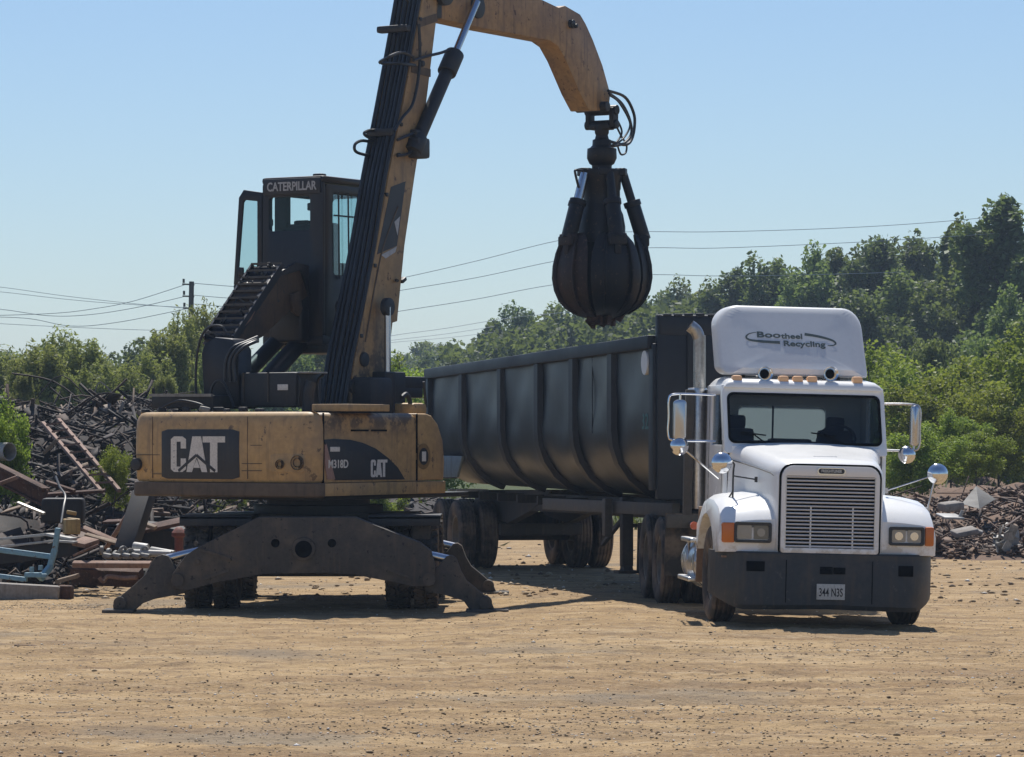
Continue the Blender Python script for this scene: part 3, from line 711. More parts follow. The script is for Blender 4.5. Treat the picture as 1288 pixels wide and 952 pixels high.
# loose hose loops, left of the boom
g = G(UP)
def vpt(px, py, v): u, z = on_v(px, py, v); return (v, u, z)
lv = BV
for pp in (((522, 82), (503, 80), (478, 79), (488, 72), (505, 66), (520, 72)), ((520, 76), (540, 70), (556, 66), (568, 61)),
           ((503, 194), (476, 197), (450, 192), (446, 183), (454, 177), (470, 178), (484, 172)), ((484, 170), (468, 174), (458, 168), (466, 164), (480, 168)),
           ((500, 196), (512, 194), (524, 188)), ((500, 176), (514, 170), (526, 165)), ((514, 2), (506, -8), (502, -20)),
           ((527, 30), (528, 80), (520, 128), (506, 148), (496, 165)), ((462, 332), (470, 340), (486, 348), (500, 353))):
    g.tube(catmull([vpt(x, y, sideR+.05 if x > 487 else lv-.1) for x, y in pp], 6), .020, 7)
g.build_each('loose_hose', M['hose'], boom)
# --- boom cylinder (right one shows its rod)
for vv in (sideR+.14, BV-BW-.14):
    p0 = on_v(487.5, 386, sideR+.14); p1 = on_v(487.5, 470, sideR+.14); p2 = (p1[0]-.03, 2.05)
    cyl_ = G(UP).cyl((vv, *p1), (vv, *p2), .105, 18).build('boom_cylinder', M['black'], ex)
    G(UP).cyl((vv, *p0), (vv, *p1), .042, 16).build('rod', M['rod'], cyl_)
    G(UP).cyl((vv-.04, *p0), (vv+.04, *p0), .115, 18).build('rod_eye', M['black'], cyl_, .01)
# --- stick cylinder
sv = sideR+.05
q0 = on_v(522, 184, sv); q1 = on_v(571, 70, sv); q2 = on_v(600, 2, sv)
sc_ = G(UP).cyl((sv, *q0), (sv, *q1), .088, 18)
d = ((q1[0]-q0[0]), (q1[1]-q0[1])); L = math.hypot(*d); d = (d[0]/L, d[1]/L)
sc_.cyl((sv, q1[0]-d[0]*.30, q1[1]-d[1]*.30), (sv, q1[0]+d[0]*.04, q1[1]+d[1]*.04), .125, 18); sc_.cyl((sv, q0[0]-d[0]*.1, q0[1]-d[1]*.1), (sv, q0[0]+d[0]*.15, q0[1]+d[1]*.15), .12, 16)
scy = sc_.build('stick_cylinder', M['black'], ex, .01)
G(UP).cyl((sv, *q1), (sv, *q2), .047, 16).build('rod', M['rod'], scy)
g = G(UP); a = on_v(518, 186, sideR); g.box((sideR-.02, a[0]+.06, a[1]), (.34, .30, .26), .04); a = on_v(520, 168, sideR); g.box((sideR-.08, a[0]+.02, a[1]), (.36, .20, .10), .03); g.build('cylinder_bracket', M['black'], boom)
# --- stick
SW = .15; svR = BV+SW
stk = [(545, -22), (556, 24), (606, 35), (660, 45), (692, 51), (702, 58), (712, 76), (730, 118), (741, 139), (760, 139), (766, 136), (768, 118), (758, 82), (746, 50), (737, 30), (730, 18), (711, 7), (703, 9.5), (683, 0), (620, -22), (570, -40)]
stick = G(UP).prism([on_v(x, y, svR) for x, y in stk], BV-SW, svR, 'yz').build('stick', M['orange'], ex, .012)
g = G(UP)
for x, y, r, e in ((717, 30, .055, .06), (719, 33, .03, .09), (600, 8, .16, .03), (552, -12, .2, .12), (757, 134, .07, .1)):
    p = on_v(x, y, svR); g.cyl((BV-SW-e, *p), (svR+e, *p), r, 20)
g.build_each('stick_pin', M['black'], stick, .008)
g = G(UP)
a = [on_v(x, y, svR) for x, y in ((700, 58), (706, 62), (742, 132), (736, 134))]
p = on_v(548, 8, svR); g.box((BV, *p), (SW*2+.1, .16, .3), .02); g.build('stick_collar', M['black'], stick)
# --- hanger, rotator and grapple
gu, gz_ = on_v(757, 137, BV)
gc = Vector((BV, gu, 0)); sc90 = 4400/48.9
def gzp(py): return on_v(757, py, BV)[1]
g = G(UP)
g.cyl((BV-.25, gu, gzp(139)), (BV+.25, gu, gzp(139)), .07, 16); g.cyl((BV-.25, gu, gzp(157)), (BV+.25, gu, gzp(157)), .065, 16)
for sgn in (-1, 1): g.box((BV+sgn*.19, gu, gzp(148)), (.075, .16, .27), .02)
g.box((BV, gu, gzp(159.5)), (.32, .18, .09), .02)
hang = g.build('grapple_hanger', M['grapple'], ex, .006)
g = G(UP @ Matrix.Translation((BV, gu, 0)))
prof = [(.001, 158), (.10, 158), (.10, 167), (.085, 170), (.10, 175), (.13, 176), (.135, 183), (.17, 186), (.205, 187), (.21, 199), (.175, 206), (.14, 208), (.14, 214), (.001, 214)]
g.lathe([(r, gzp(y)) for r, y in prof], 28); rot_ = g.build('rotator', M['grapple'], ex, .006)
GM = UP @ Matrix.Translation((BV, gu, 0))
g = G(GM); prof = [(.001, 212), (.26, 213), (.285, 214), (.285, 222), (.27, 225), (.265, 238), (.255, 240), (.26, 262), (.30, 270), (.33, 285), (.33, 310), (.36, 330), (.001, 332)]
g.lathe([(r, gzp(y)) for r, y in prof], 28)
for k in range(5):
    m = Matrix.Rotation(R(18+72*k), 4, 'Z'); g.box((.27, 0, gzp(217)), (.16, .16, .11), .015, None, m)
grap = g.build('grapple', M['grapple'], ex, .006)
G(GM).lathe([(.001, gzp(300)), (.36, gzp(306)), (.50, gzp(325)), (.52, gzp(350)), (.44, gzp(374)), (.22, gzp(390)), (.001, gzp(394))], 24).build('tine_gap_shade', M['void'], grap)  # near-black core added to darken the gaps between the tines
for k in range(5):
    a = R(-112+72*k)
    m = GM @ Matrix.Rotation(a, 4, 'Z')
    # closed clamshell tine: a broad curved shell that narrows to a point under the grab
    prof = [(.53, 296), (.585, 305), (.635, 318), (.675, 334), (.685, 350), (.655, 365), (.59, 378), (.49, 388), (.36, 395), (.20, 399), (.09, 401)]
    half = [.20, .30, .36, .39, .395, .375, .335, .275, .20, .115, .045]
    outer = []; inner = []
    for (r, y), h in zip(prof, half):
        z = gzp(y); ring = []; rin = []
        for q in range(7):
            t = (q-3)/3; an = t*h/max(r, .2); ring.append((r*math.cos(an)*(1-.03*t*t), r*math.sin(an), z-.02*t*t)); rr = max(r-.05, .03); rin.append((rr*math.cos(an), rr*math.sin(an), z+.02))
        outer.append(ring); inner.append(rin)
    gt = G(m); gt.loft([o_+i_[::-1] for o_, i_ in zip(outer, inner)])
    # stiffening spine and hinge ears
    for t0 in (-.5, .5):
        gt.loft([[((r+.045)*math.cos(t0*h/r), (r+.045)*math.sin(t0*h/r)-.012, gzp(y)), ((r+.045)*math.cos(t0*h/r), (r+.045)*math.sin(t0*h/r)+.012, gzp(y)), ((r-.02)*math.cos(t0*h/r), (r-.02)*math.sin(t0*h/r)+.012, gzp(y)), ((r-.02)*math.cos(t0*h/r), (r-.02)*math.sin(t0*h/r)-.012, gzp(y))] for (r, y), h in zip(prof[:9], half[:9])])
    gt.box((.585, 0, gzp(303)), (.15, .26, .16), .02).box((.60, 0, gzp(312)), (.10, .10, .22), .02)
    gt.build('tine', M['grapple2' if k in (0, 3) else 'grapple'], grap, .006)
    gy = G(m); p0 = Vector((.30, 0, gzp(219))); p1 = Vector((.585, 0, gzp(302))); pm = p0.lerp(p1, .42)
    gy.cyl(pm, p1, .105, 16); gy.cyl(pm.lerp(p1, -.02), pm.lerp(p1, .12), .122, 16); cy_ = gy.build('tine_cylinder', M['grapple'], grap, .006)
    gq = G(m); gq.cyl(p0, pm, .062, 14); gq.build('cylinder_rod', M['grapple'] if k else M['rod'], grap)
    gx = G(m); gx.prism([(.20, gzp(300)), (.56, gzp(330)), (.52, gzp(352)), (.20, gzp(332))], -.03, .03, 'xz'); gx.build('tine_link', M['grapple'], grap)
# scrap held between the closed tines
g = G(GM)
for k in range(26):
    a = random.random()*6.28; r = random.uniform(.02, .26); z = gzp(random.uniform(392, 404))
    g.box((r*math.cos(a), r*math.sin(a), z), (random.uniform(.05, .22), random.uniform(.04, .14), random.uniform(.03, .12)), 0, (random.random()*3, random.random()*3, random.random()*3))
sg = g.build('held_scrap', M['rust']); sg.location = ex.location
tag(sg, 'rusty scrap fragments pinched in the tips of the closed grapple', 'scrap')
g = G(GM)
def gpt(px, py, dv=0): u, z = on_v(px, py, BV+dv); return (dv, u-gu, z)
for pp, rr, dv in ((((765, 114), (786, 122), (797, 142), (798, 160), (794, 176), (786, 182), (768, 178)), .022, .22), (((766, 117), (782, 130), (792, 150), (794, 168), (785, 180), (770, 184)), .020, .25), (((767, 120), (778, 128), (790, 148), (792, 160), (784, 174), (772, 183)), .014, .28), (((772, 144), (780, 158), (782, 168), (776, 178), (769, 183)), .014, .2), (((777, 184), (781, 194), (787, 192), (788, 182), (782, 172), (774, 156)), .014, .2), (((733, 215), (724, 214), (724, 220), (728, 236)), .018, -.1)):
    g.tube(catmull([gpt(x, y, dv) for x, y in pp], 6), rr, 8)
g.build_each('grapple_hose', M['hose'], ex)
# ================================================================== TRUCK TRACTOR
TY, TT = R(5), R(1.4)
tk = thing('semi_truck', 'white day cab semi truck with a roof air deflector and wide chrome slat grille', 'truck', (3.40, 37.65, 0), (0, TT, TY))
tk.rotation_mode = 'XYZ'
TM = Matrix.Translation((3.40, 37.65, 0)) @ Matrix.Rotation(TY, 4, 'Z') @ Matrix.Rotation(TT, 4, 'Y'); TI = TM.inverted()
tkx, tky = TM.to_3x3() @ Vector((1, 0, 0)), TM.to_3x3() @ Vector((0, 1, 0))
def T(px, py, a): h = TI @ hit(px, py, TM @ Vector((0, a, 0)), tky); return (h.x, h.z)
def Tp(px, py, a): b, z = T(px, py, a); return Vector((b, a, z))

# bumper, curved back at its ends
cols = []
for i in range(33):
    b = -1.22+2.42*i/32; e = max(0, abs(b)-.86)/.36
    zb = .185+.02*(1-abs(b))+.26*max(0, abs(b)-.95)**1.3*3.2; zt = .81
    a = .62*max(0, e)**2.4*.75+.03*b*b
    cols.append([(b, a+.02, zb), (b, a-.012, zb+.05), (b, a-.012, zt-.13), (b, a+.0, zt-.10), (b, a+.0, zt-.02), (b, a+.02, zt), (b, a+.18, zt), (b, a+.18, zb+.02)])
bump = G().loft(cols).build('bumper', M['bumper'], tk, 0, 2, 25)
g = G()
for x0, x1, y0, y1 in ((939, 962, 706, 718), (1031, 1047, 713, 722), (1048, 1063, 714, 722), (1130, 1149, 712, 725)):
    p, q = T(x0, y1, .0), T(x1, y0, .0); b = (p[0]+q[0])/2; g.box((b, .03*b*b-.008, (p[1]+q[1])/2), (q[0]-p[0], .03, q[1]-p[1]), .004)
g.build_each('bumper_hole_shade', M['void'], bump)  # near-black blocks painted for the shade inside the bumper holes
g = G()
for b in (-.47, .47): g.box((b, .006+.03*b*b-.022, .5), (.008, .006, .46))
g.build_each('bumper_joint', M['void'], bump)
p, q = T(1027, 754, -.04), T(1063, 735, -.04)
pl = G().box(((p[0]+q[0])/2, -.035, (p[1]+q[1])/2), (q[0]-p[0], .008, q[1]-p[1]), .002).build('licence_plate', M['plate'], tk)
vs, fs = text_g('344 N3S', .125, .012, .001, .60)
G().add(vs, fs, frame_m(Vector(((p[0]+q[0])/2, -.0405, (p[1]+q[1])/2-.01)), (1, 0, 0), (0, 0, 1))).build('lettering', M['ink'], pl)
# hood
def hsec(a, w, zt, zb, r, crown, wb=None):
    wb = wb or w; pts = [(-wb, a, zb), (-wb*.5-w*.5, a, zb+(zt-zb)*.45), (-w, a, zt-r)]
    for i in range(1, 6):
        t = R(180-90*i/5); pts.append((-w+r+r*math.cos(t), a, zt-r+r*math.sin(t)))
    for i in range(1, 10):
        x = -w+r+(2*w-2*r)*i/10; pts.append((x, a, zt+crown*(1-(x/(w-r))**2)))
    for i in range(0, 5):
        t = R(90-90*i/5); pts.append((w-r+r*math.cos(t), a, zt-r+r*math.sin(t)))
    return pts+[(w, a, zt-r), (wb*.5+w*.5, a, zb+(zt-zb)*.45), (wb, a, zb)]
G().loft([hsec(.055, .565, 1.755, .80, .14, .010), hsec(.10, .585, 1.785, .80, .15, .012), hsec(.30, .61, 1.815, .80, .15, .02), hsec(.80, .67, 1.865, .80, .15, .025, .70), hsec(1.30, .76, 1.925, .80, .14, .03, .80), hsec(1.70, .86, 1.965, .80, .13, .03, .90)]).build('hood', M['white'], tk, 0, 2, 40)
g = G()
for sx in (-1, 1):
    g.tube([(sx*(.572+.0), .09, 1.60), (sx*.612, .30, 1.655), (sx*.675, .80, 1.70), (sx*.768, 1.30, 1.75), (sx*.872, 1.70, 1.79)], .006, 5)
g.build_each('hood_seam', M['rail'], tk)
g = G(); g.box((0, .42, 1.847), (.26, .03, .008), .003); g.build('hood_emblem_bar', M['alu'], tk)
# grille
go = rrect(-.535, .535, .805, 1.745, [.03, .03, .13, .13]); gi = rrect(-.49, .49, .86, 1.635, [.01, .01, .02, .02])
GS = G().plate_hole(go, gi, .015, .075, lambda p, d: (p[0], d, p[1])).build('grille_surround', M['white'], tk, .006)
G().plate_hole(rrect(-.558, .558, .80, 1.768, [.03, .03, .14, .14]), rrect(-.538, .538, .803, 1.748, [.03, .03, .132, .132]), .045, .06, lambda p, d: (p[0], d, p[1])).build('hood_gap', M['void'], tk)  # near-black ring for the dark gap between hood and surround
gr = G().box((0, .052, 1.25), (.978, .006, .774)).build('grille', M['void'], tk)
g = G(); nb = 20
for k in range(nb):
    z = .878+(1.622-.878)*k/(nb-1); g.box((0, .032, z), (.976, .020, .010), .002, (R(-38), 0, 0))
g.build('slat', plain('slat_metal', (.80, .81, .83), .4, .3), gr)
g = G()
for b in (-.21, .25): g.box((b, .04, 1.08), (.016, .01, .44))
for b in (-.487, .487): g.box((b, .04, 1.247), (.012, .05, .77))
g.build('grille_brace', M['alu'], gr)
bg = G().plate_hole(rrect(-.155, .155, -.038, .038, .037), rrect(-.142, .142, -.027, .027, .026), 0, .02, lambda p, d: (p[0], .0+d, 1.692+p[1])).build('maker_badge', M['chrome'], tk)
G().prism([(x, 1.692+z) for x, z in rrect(-.142, .142, -.027, .027, .026)], .004, .018, 'xz').build('badge_plate', M['panel'], bg)
vs, fs = text_g('FREIGHTLINER', .043, .012, .001, .80)
G().add(vs, fs, frame_m(Vector((0, .003, 1.692)), (1, 0, 0), (0, 0, 1))).build('lettering', M['alu'], bg)
# fenders with wheel arches
AX = 1.17
for sx in (-1, 1):
    prof = [(.10, .80), (.085, 1.0), (.10, 1.13), (.20, 1.23), (.42, 1.335), (.75, 1.40), (1.15, 1.415), (1.50, 1.37), (1.78, 1.24), (1.93, 1.05), (1.95, .86), (1.84, .80)]
    for i in range(0, 13):
        t = R(22+136*i/12); prof.append((AX+.68*math.cos(t), .53+.66*math.sin(t)))
    g = G(); N = len(prof)
    # the outer edge is pulled in and down so the top rolls over
    loops = []
    for bb, dz, inset in ((.56, .03, 0), (.80, .02, 0), (1.0, 0, 0), (1.10, -.02, .01), (1.16, -.06, .03), (1.185, -.13, .06)):
        lp = []
        for i, (a, z) in enumerate(prof):
            top_ = 1 if 1 <= i <= 10 else 0
            zz = z+(dz if z > 1.1 and top_ else 0); aa = a+(inset if i < 4 else (-inset if 8 <= i <= 11 else 0))
            lp.append((sx*bb, aa, zz))
        loops.append(lp)
    g.loft(loops); fe = g.build('fender', M['white'], tk, 0, 2, 32)
    G().box((sx*.885, .70, .745), (.5, 1.0, .02)).bar((sx*1.13, 1.78, 1.25), (sx*1.13, 1.90, .40), .10, .03, (0, 1, 0)).build('splash_guard', paint('dusty_tan_guard', (.24, .15, .09), (.15, .10, .07), .4, 3), fe) if sx < 0 else None
    # headlamps
    if sx < 0: xs = (923, 971, 657, 682); os_ = (909, 924, 657, 682)
    else: xs = (1118, 1163, 663, 686); os_ = (1163, 1170.5, 663, 687)
    p, q = T(xs[0], xs[3], .07), T(xs[1], xs[2], .07)
    hl = G().plate_hole(rrect(p[0], q[0], p[1], q[1], .03), rrect(p[0]+.03, q[0]-.03, p[1]+.03, q[1]-.03, .02), .06, .10, lambda p_, d: (p_[0], d, p_[1])).build('headlight', M['bumper'], tk, .004)
    G().box(((p[0]+q[0])/2, .097, (p[1]+q[1])/2), (q[0]-p[0]-.05, .01, q[1]-p[1]-.05)).build('lamp_bowl', plain('lamp_bowl', (.10, .105, .11), .3, .3), hl)
    for k in (0, 1):
        w = (q[0]-p[0]-.09)/2; c0_ = p[0]+.035+w/2+k*(w+.02)
        g = G().prism(rrect(c0_-w/2, c0_+w/2, p[1]+.038, q[1]-.038, .015), .078, .092, 'xz'); g.build('lamp_lens', M['lens'] if (sx > 0 or k == 0) else plain('dim_lens', (.16, .17, .17), .12, .4), hl)
        G().cyl((c0_, .070, (p[1]+q[1])/2), (c0_, .080, (p[1]+q[1])/2), .045, 18).build('lamp_bulb', M['chrome'] if sx > 0 else M['lens'], hl)
    p, q = T(os_[0], os_[3], .09), T(os_[1], os_[2], .09)
    ww = .14 if sx < 0 else .10
    g = G().box(((q[0]-ww/2+.005) if sx < 0 else (p[0]+ww/2), .13, (p[1]+q[1])/2), (ww, .13, q[1]-p[1]), .025); g.build('turn_signal', M['amber'], tk)
# cab
zb0, zt0, CW = .95, 2.63, .925
def wsa(z): return 1.66+(z-1.93)*.42
cab2 = G().box((0, 2.40, 1.0), (CW*2-.04, 1.40, .14), .03).build('cab', M['white'], tk)
go = rrect(-CW, CW, 1.86, zt0+.02, [.03, .03, .10, .10], 6); gi = rrect(-.862, .862, 1.985, 2.535, [.07, .07, .06, .06], 6)
G().plate_hole(go, gi, 0, .07, lambda p, d: (p[0], wsa(p[1])+d, p[1])).build('windshield_frame', M['white'], cab2, .012)
G().plate_hole(rrect(-.875, .875, 1.972, 2.548, .075, 6), rrect(-.848, .848, 1.999, 2.521, .06, 6), -.006, .02, lambda p, d: (p[0], wsa(p[1])+d, p[1])).build('windshield_seal', M['void'], cab2)
G().prism([(x, z) for x, z in rrect(-.86, .86, 1.987, 2.533, .06, 6)], 0, .006, 'xz')
g = G(); lp = rrect(-.86, .86, 1.987, 2.533, .06, 6)
g.loft([[(x, wsa(z)+.012, z) for x, z in lp], [(x, wsa(z)+.018, z) for x, z in lp]]); g.build('windshield', M['windshield'], cab2)
for sx in (-1, 1):
    ou = [(1.70, zb0), (3.10, zb0), (3.10, zt0), (1.98, zt0), (1.70, 1.95)]
    inn = [(1.86, 1.95), (2.72, 1.95), (2.72, 2.52), (2.10, 2.52), (1.90, 2.10)]
    g = G(); g.plate_hole(ou, inn, sx*(CW-.05), sx*CW, lambda p, d: (d, p[0], p[1])); dr = g.build('door', M['white'], tk, .012)
    G().prism(inn, sx*(CW-.03), sx*(CW-.024), 'yz').build('door_window', M['windshield'], dr)
    G().box((sx*(CW+.001), 1.82, 1.5), (.004, .012, 1.0)).box((sx*(CW+.001), 2.85, 1.75), (.004, .012, 1.5)).build('door_gap', M['void'], dr)
    G().box((sx*(CW+.015), 2.55, 1.70), (.03, .16, .04), .01).build('door_handle', M['alu'], dr)
G().plate_hole(rrect(-CW, CW, zb0, zt0, .05), rrect(-.56, .46, 1.98, 2.42, .06), 3.05, 3.10, lambda p, d: (p[0], d, p[1])).build('rear_wall', M['white'], cab2, .01)
G().box((-.05, 3.075, 2.2), (1.02, .006, .44)).build('rear_window', M['rearglass'], cab2)
g = G()
loops = []
for a, zt_, ww in ((1.90, 2.60, .90), (1.90, 2.63, .915), (1.935, 2.675, .905), (2.02, 2.70, .895), (2.6, 2.735, .895), (3.02, 2.72, .90), (3.11, 2.68, .915), (3.12, 2.62, .92)):
    pts = [(-ww, a, 2.60)]+[(-ww+.10*(1-math.cos(R(90*i/4))), a, 2.60+(zt_-2.60)*math.sin(R(90*i/4))) for i in range(1, 5)]
    loops.append(pts+[(-x, y, z) for x, y, z in reversed(pts)])
g.loft(loops); g.build('cab_roof', M['white'], cab2, 0, 2, 50)
G().box((0, 1.78, 1.90), (1.7, .28, .10), .03).build('cowl', M['white'], cab2)
g = G().box((0, 2.0, 1.93), (1.74, .35, .16), .06).box((-.0, 2.15, 1.75), (1.7, .2, .3), .05); g.build('dashboard', M['seat'], cab2)
g = G()
for b in (-.60, .56): g.box((b, 2.75, 1.62), (.46, .5, .16), .05).box((b, 2.96, 1.90), (.42, .12, .50), .05).box((b, 2.96, 2.22), (.22, .09, .16), .04)
g.box((-.16, 3.03, 2.2), (.018, .03, .44)).box((.02, 2.9, 1.98), (.5, .3, .12), .05)
g.box((0, 2.7, 2.60), (1.7, .7, .03)); g.build('seat', M['seat'], cab2)
g = G(); g.lathe([(.22*1+.016*math.cos(t*math.pi/4), .016*math.sin(t*math.pi/4)) for t in range(9)], 28, Matrix.Translation((.46, 2.32, 2.02)) @ Matrix.Rotation(R(-55), 4, 'X')); g.box((.46, 2.32, 2.02), (.4, .04, .03)); g.build('steering_wheel', M['seat'], cab2)
for x0, y0, x1, y1 in ((948, 546, 966, 560), (1036, 547, 1066, 560)):
    z0_ = T(x0, y0, 1.7)[1]
    p = T(x0, y0, wsa(2.03)); q = T(x1, y1, 1.68); g = G().tube([(p[0], wsa(p[1])-.015, p[1]), (q[0], 1.66, q[1])], .009, 6); g.tube([(p[0]-.14, wsa(p[1]+.012)-.012, p[1]+.02), (p[0]+.14, wsa(p[1]-.01)-.012, p[1]-.01)], .009, 6); g.build('wiper', M['void'], tk)
# roof lamps and horns
for x in (926.5, 985, 1003, 1021, 1078):
    p = Tp(x, 477.5+(x-1000)*.012, 2.02); G().box((p.x, 2.02, p.z), (.115, .13, .085), .03).build('marker_lamp', M['amberlit'], tk)
for x in (962.5, 1045):
    p = Tp(x, 470, 2.0); hn = G().lathe([(.02, .62), (.022, .35), (.03, .18), (.05, .06), (.085, .0), (.078, .004), (.03, .08)], 20, Matrix.Translation((p.x, 1.98, p.z)) @ Matrix.Rotation(R(-90), 4, 'X')).box((p.x, 2.25, p.z-.06), (.06, .3, .06), .01).build('air_horn', M['chrome'], tk)
    G().cyl((p.x, 2.035, p.z), (p.x, 2.04, p.z), .055, 18).build('horn_mouth', M['void'], hn)
# roof deflector
def fa(z): return 2.15+(z-2.76)*.68
fo = rrect(-.90, .80, 2.755, 3.56, [.10, .04, .24, .24], 8)
fo = [(x+(.02*(3.56-z) if x > 0 else -.0), z) for x, z in fo]
def fcurve(x): return .30*max(0, (abs(x+.05)-.60)/.25)**2*.5
lp0 = [(x, fa(z)+fcurve(x), z) for x, z in fo]
cxf, czf = -.05, 3.15
mid = []
g = G()
def ring(k, da): return [((x-cxf)*k+cxf, fa((z-czf)*k+czf)+fcurve((x-cxf)*k+cxf)+da, (z-czf)*k+czf) for x, z in fo]
rings = [ring(.02, 0), ring(.3, 0), ring(.6, 0), ring(.8, 0), ring(.95, .0), ring(.985, .012), ring(1.0, .05), ring(1.0, .40), ring(.96, .40), ring(.94, .08), ring(.5, .06)]
g.loft(rings); fair = g.build('roof_deflector', M['fairing'], tk, 0, 2, 35)
g = G()
for b in (-.6, .5): g.bar((b, 2.5, 2.70), (b, 2.75, 3.1), .04, .04).bar((b, 3.0, 2.72), (b, 2.85, 3.2), .04, .04)
g.build_each('deflector_strut', M['frame'], tk)
def fm(px, py):
    d = TM.to_3x3().inverted() @ Vector(((px-CX)/F, 1, (HY-py)/F)); o = TI @ Vector((0, 0, CAMZ))
    n = Vector((0, 1, -.68)); pt = Vector((0, 2.15, 2.76)); p = o+d*((pt-o).dot(n)/d.dot(n)); return p
fx_, fup = Vector((1, 0, 0)), Vector((0, .68, 1)).normalized()
fn = fx_.cross(fup)
g = G()
def ftext(body, px, py, size, bold, wide):
    vs, fs = text_g(body, size, bold, .002, wide); m = frame_m(fm(px, py)+fn*.004, fx_, fup); g.add(vs, fs, m)
ftext('Boo', 966.5, 421.5, .112, .022, 1.52); ftext('theel', 996, 423.3, .100, .022, 1.24); ftext('Recycling', 1011.5, 433.0, .106, .022, 1.22)
g.build('lettering', M['green_ink'], fair)
g = G()
def ribbon(pp, ws):
    pts = [fm(x, y)+fn*.004 for x, y in pp]; c = catmull(pts, 6); n = len(c); vs = []; fs = []
    for i, p in enumerate(c):
        t = (c[min(i+1, n-1)]-c[max(i-1, 0)]).normalized(); s_ = fn.cross(t); w = ws[0]+(ws[1]-ws[0])*i/(n-1)
        vs += [p-s_*w, p+s_*w]
    for i in range(n-1): fs.append((2*i, 2*i+1, 2*i+3, 2*i+2))
    g.add(vs, fs)
ribbon([(951, 418), (942, 420), (938.5, 424), (943, 427.5), (958, 429.5), (981, 431)], (.004, .020))
ribbon([(1012, 420.5), (1030, 423.5), (1046, 428), (1051, 432), (1048, 434.5), (1041, 435)], (.020, .004))
g.build('swoosh', M['green_ink'], fair)
# exhaust stack, heat shield and rear tower
EA = 3.30
p0, p1, p2 = Tp(880, 640, EA), Tp(880, 432, EA), Tp(873, 411, EA)
g = G(); g.tube(catmull([p0, (p0+p1)/2, p1, Vector((p1.x-.012, EA, p1.z+.07)), Vector((p1.x-.05, EA, p1.z+.15)), Vector((p1.x-.12, EA, p1.z+.205))], 6), .073, 18, False); g.tube([p0, p1], .055, 14, False)
exs = g.build('exhaust_stack', M['stack'], tk)
m0, m1 = Tp(879, 640, EA), Tp(879, 488, EA)
G().cyl((m0.x-.01, EA+.02, m0.z), (m1.x-.01, EA+.02, m1.z), .115, 20).build('heat_shield', M['alu'], exs, .01)
g = G()
for x, w in ((866, .10), (890, .06)):
    a_, b_ = Tp(x, 648, EA-.1), Tp(x, 490, EA-.1); g.box(((a_+b_)/2), (w, .10, (b_.z-a_.z)), .01)
g.build_each('cab_extender', M['rail'], tk)
p0, p1 = Tp(902, 640, 3.0), Tp(902, 560, 3.0)
G().tube([p0-Vector((.05, 0, .1)), p1-Vector((.05, 0, 0))], .022, 10).tube([p0-Vector((.01, 0, .1)), p1-Vector((.01, 0, 0))], .018, 10).build_each('grab_rail', M['chrome'], tk)
# mirrors on their brackets
def mirror_set(sx, mx0, mx1, y0, y1, cab_x, ay0, ay1, cx_, cy_, cr):
    a = 1.90
    p, q = T(mx0, y1, a), T(mx1, y0, a); c = ((p[0]+q[0])/2, a, (p[1]+q[1])/2); w, h = q[0]-p[0], q[1]-p[1]
    mr = G().prism([(x+c[0], z+c[2]) for x, z in rrect(-w/2, w/2, -h/2, h/2, .05)], a-.06, a+.02, 'xz').build('side_mirror', M['rod'], tk, .02)
    G().prism([(x+c[0], z+c[2]) for x, z in rrect(-w/2+.02, w/2-.02, -h/2+.02, h/2-.02, .04)], a+.02, a+.024, 'xz').build('mirror_face', M['mirror'], mr)
    g = G(); e0, e1 = T(cab_x, ay0, a), T(cab_x, ay1, a)
    xo = p[0]-.05 if sx < 0 else q[0]+.01
    g.tube(catmull([Vector((e0[0], a, e0[1])), Vector((xo+sx*-.08, a-.02, e0[1]+.0)), Vector((xo, a-.02, e0[1]-.06)), Vector((xo, a-.02, (e0[1]+e1[1])/2)), Vector((xo, a-.02, e1[1]+.06)), Vector((xo-sx*.08, a-.02, e1[1])), Vector((e1[0], a, e1[1]))], 5), .013, 8)
    g.tube([(c[0], a-.02, c[2]+h/2-.02), (c[0], a-.02, e0[1])], .014, 6); g.tube([(c[0], a-.02, c[2]-h/2), (c[0], a-.02, e1[1]-.02)], .014, 6)
    if sx < 0: g.tube([(xo+.06, a-.02, e1[1]), (e1[0]+.06, a+.1, e1[1]-.42)], .012, 6)
    g.build('mirror_bracket', M['chrome'] if sx < 0 else M['alu'], mr)
    k = T(cx_, cy_, a); round_mirror((k[0], a-.03, k[1]), cr, mr)
def round_mirror(c, r, par, name='round_mirror'):
    pr = [(.0001, .075), (r*.35, .072), (r*.65, .055), (r*.88, .028), (r, 0), (r*.96, -.008), (.0001, -.008)]
    return G().lathe(pr, 28, Matrix.Translation(c) @ Matrix.Rotation(R(90), 4, 'X')).build(name, M['chrome'], par)
mirror_set(-1, 845.5, 863.5, 503, 553, 900, 497, 555, 854, 561, .105)
mirror_set(1, 1143.5, 1156, 510, 561, 1112, 508, 566, 1140, 572, .10)
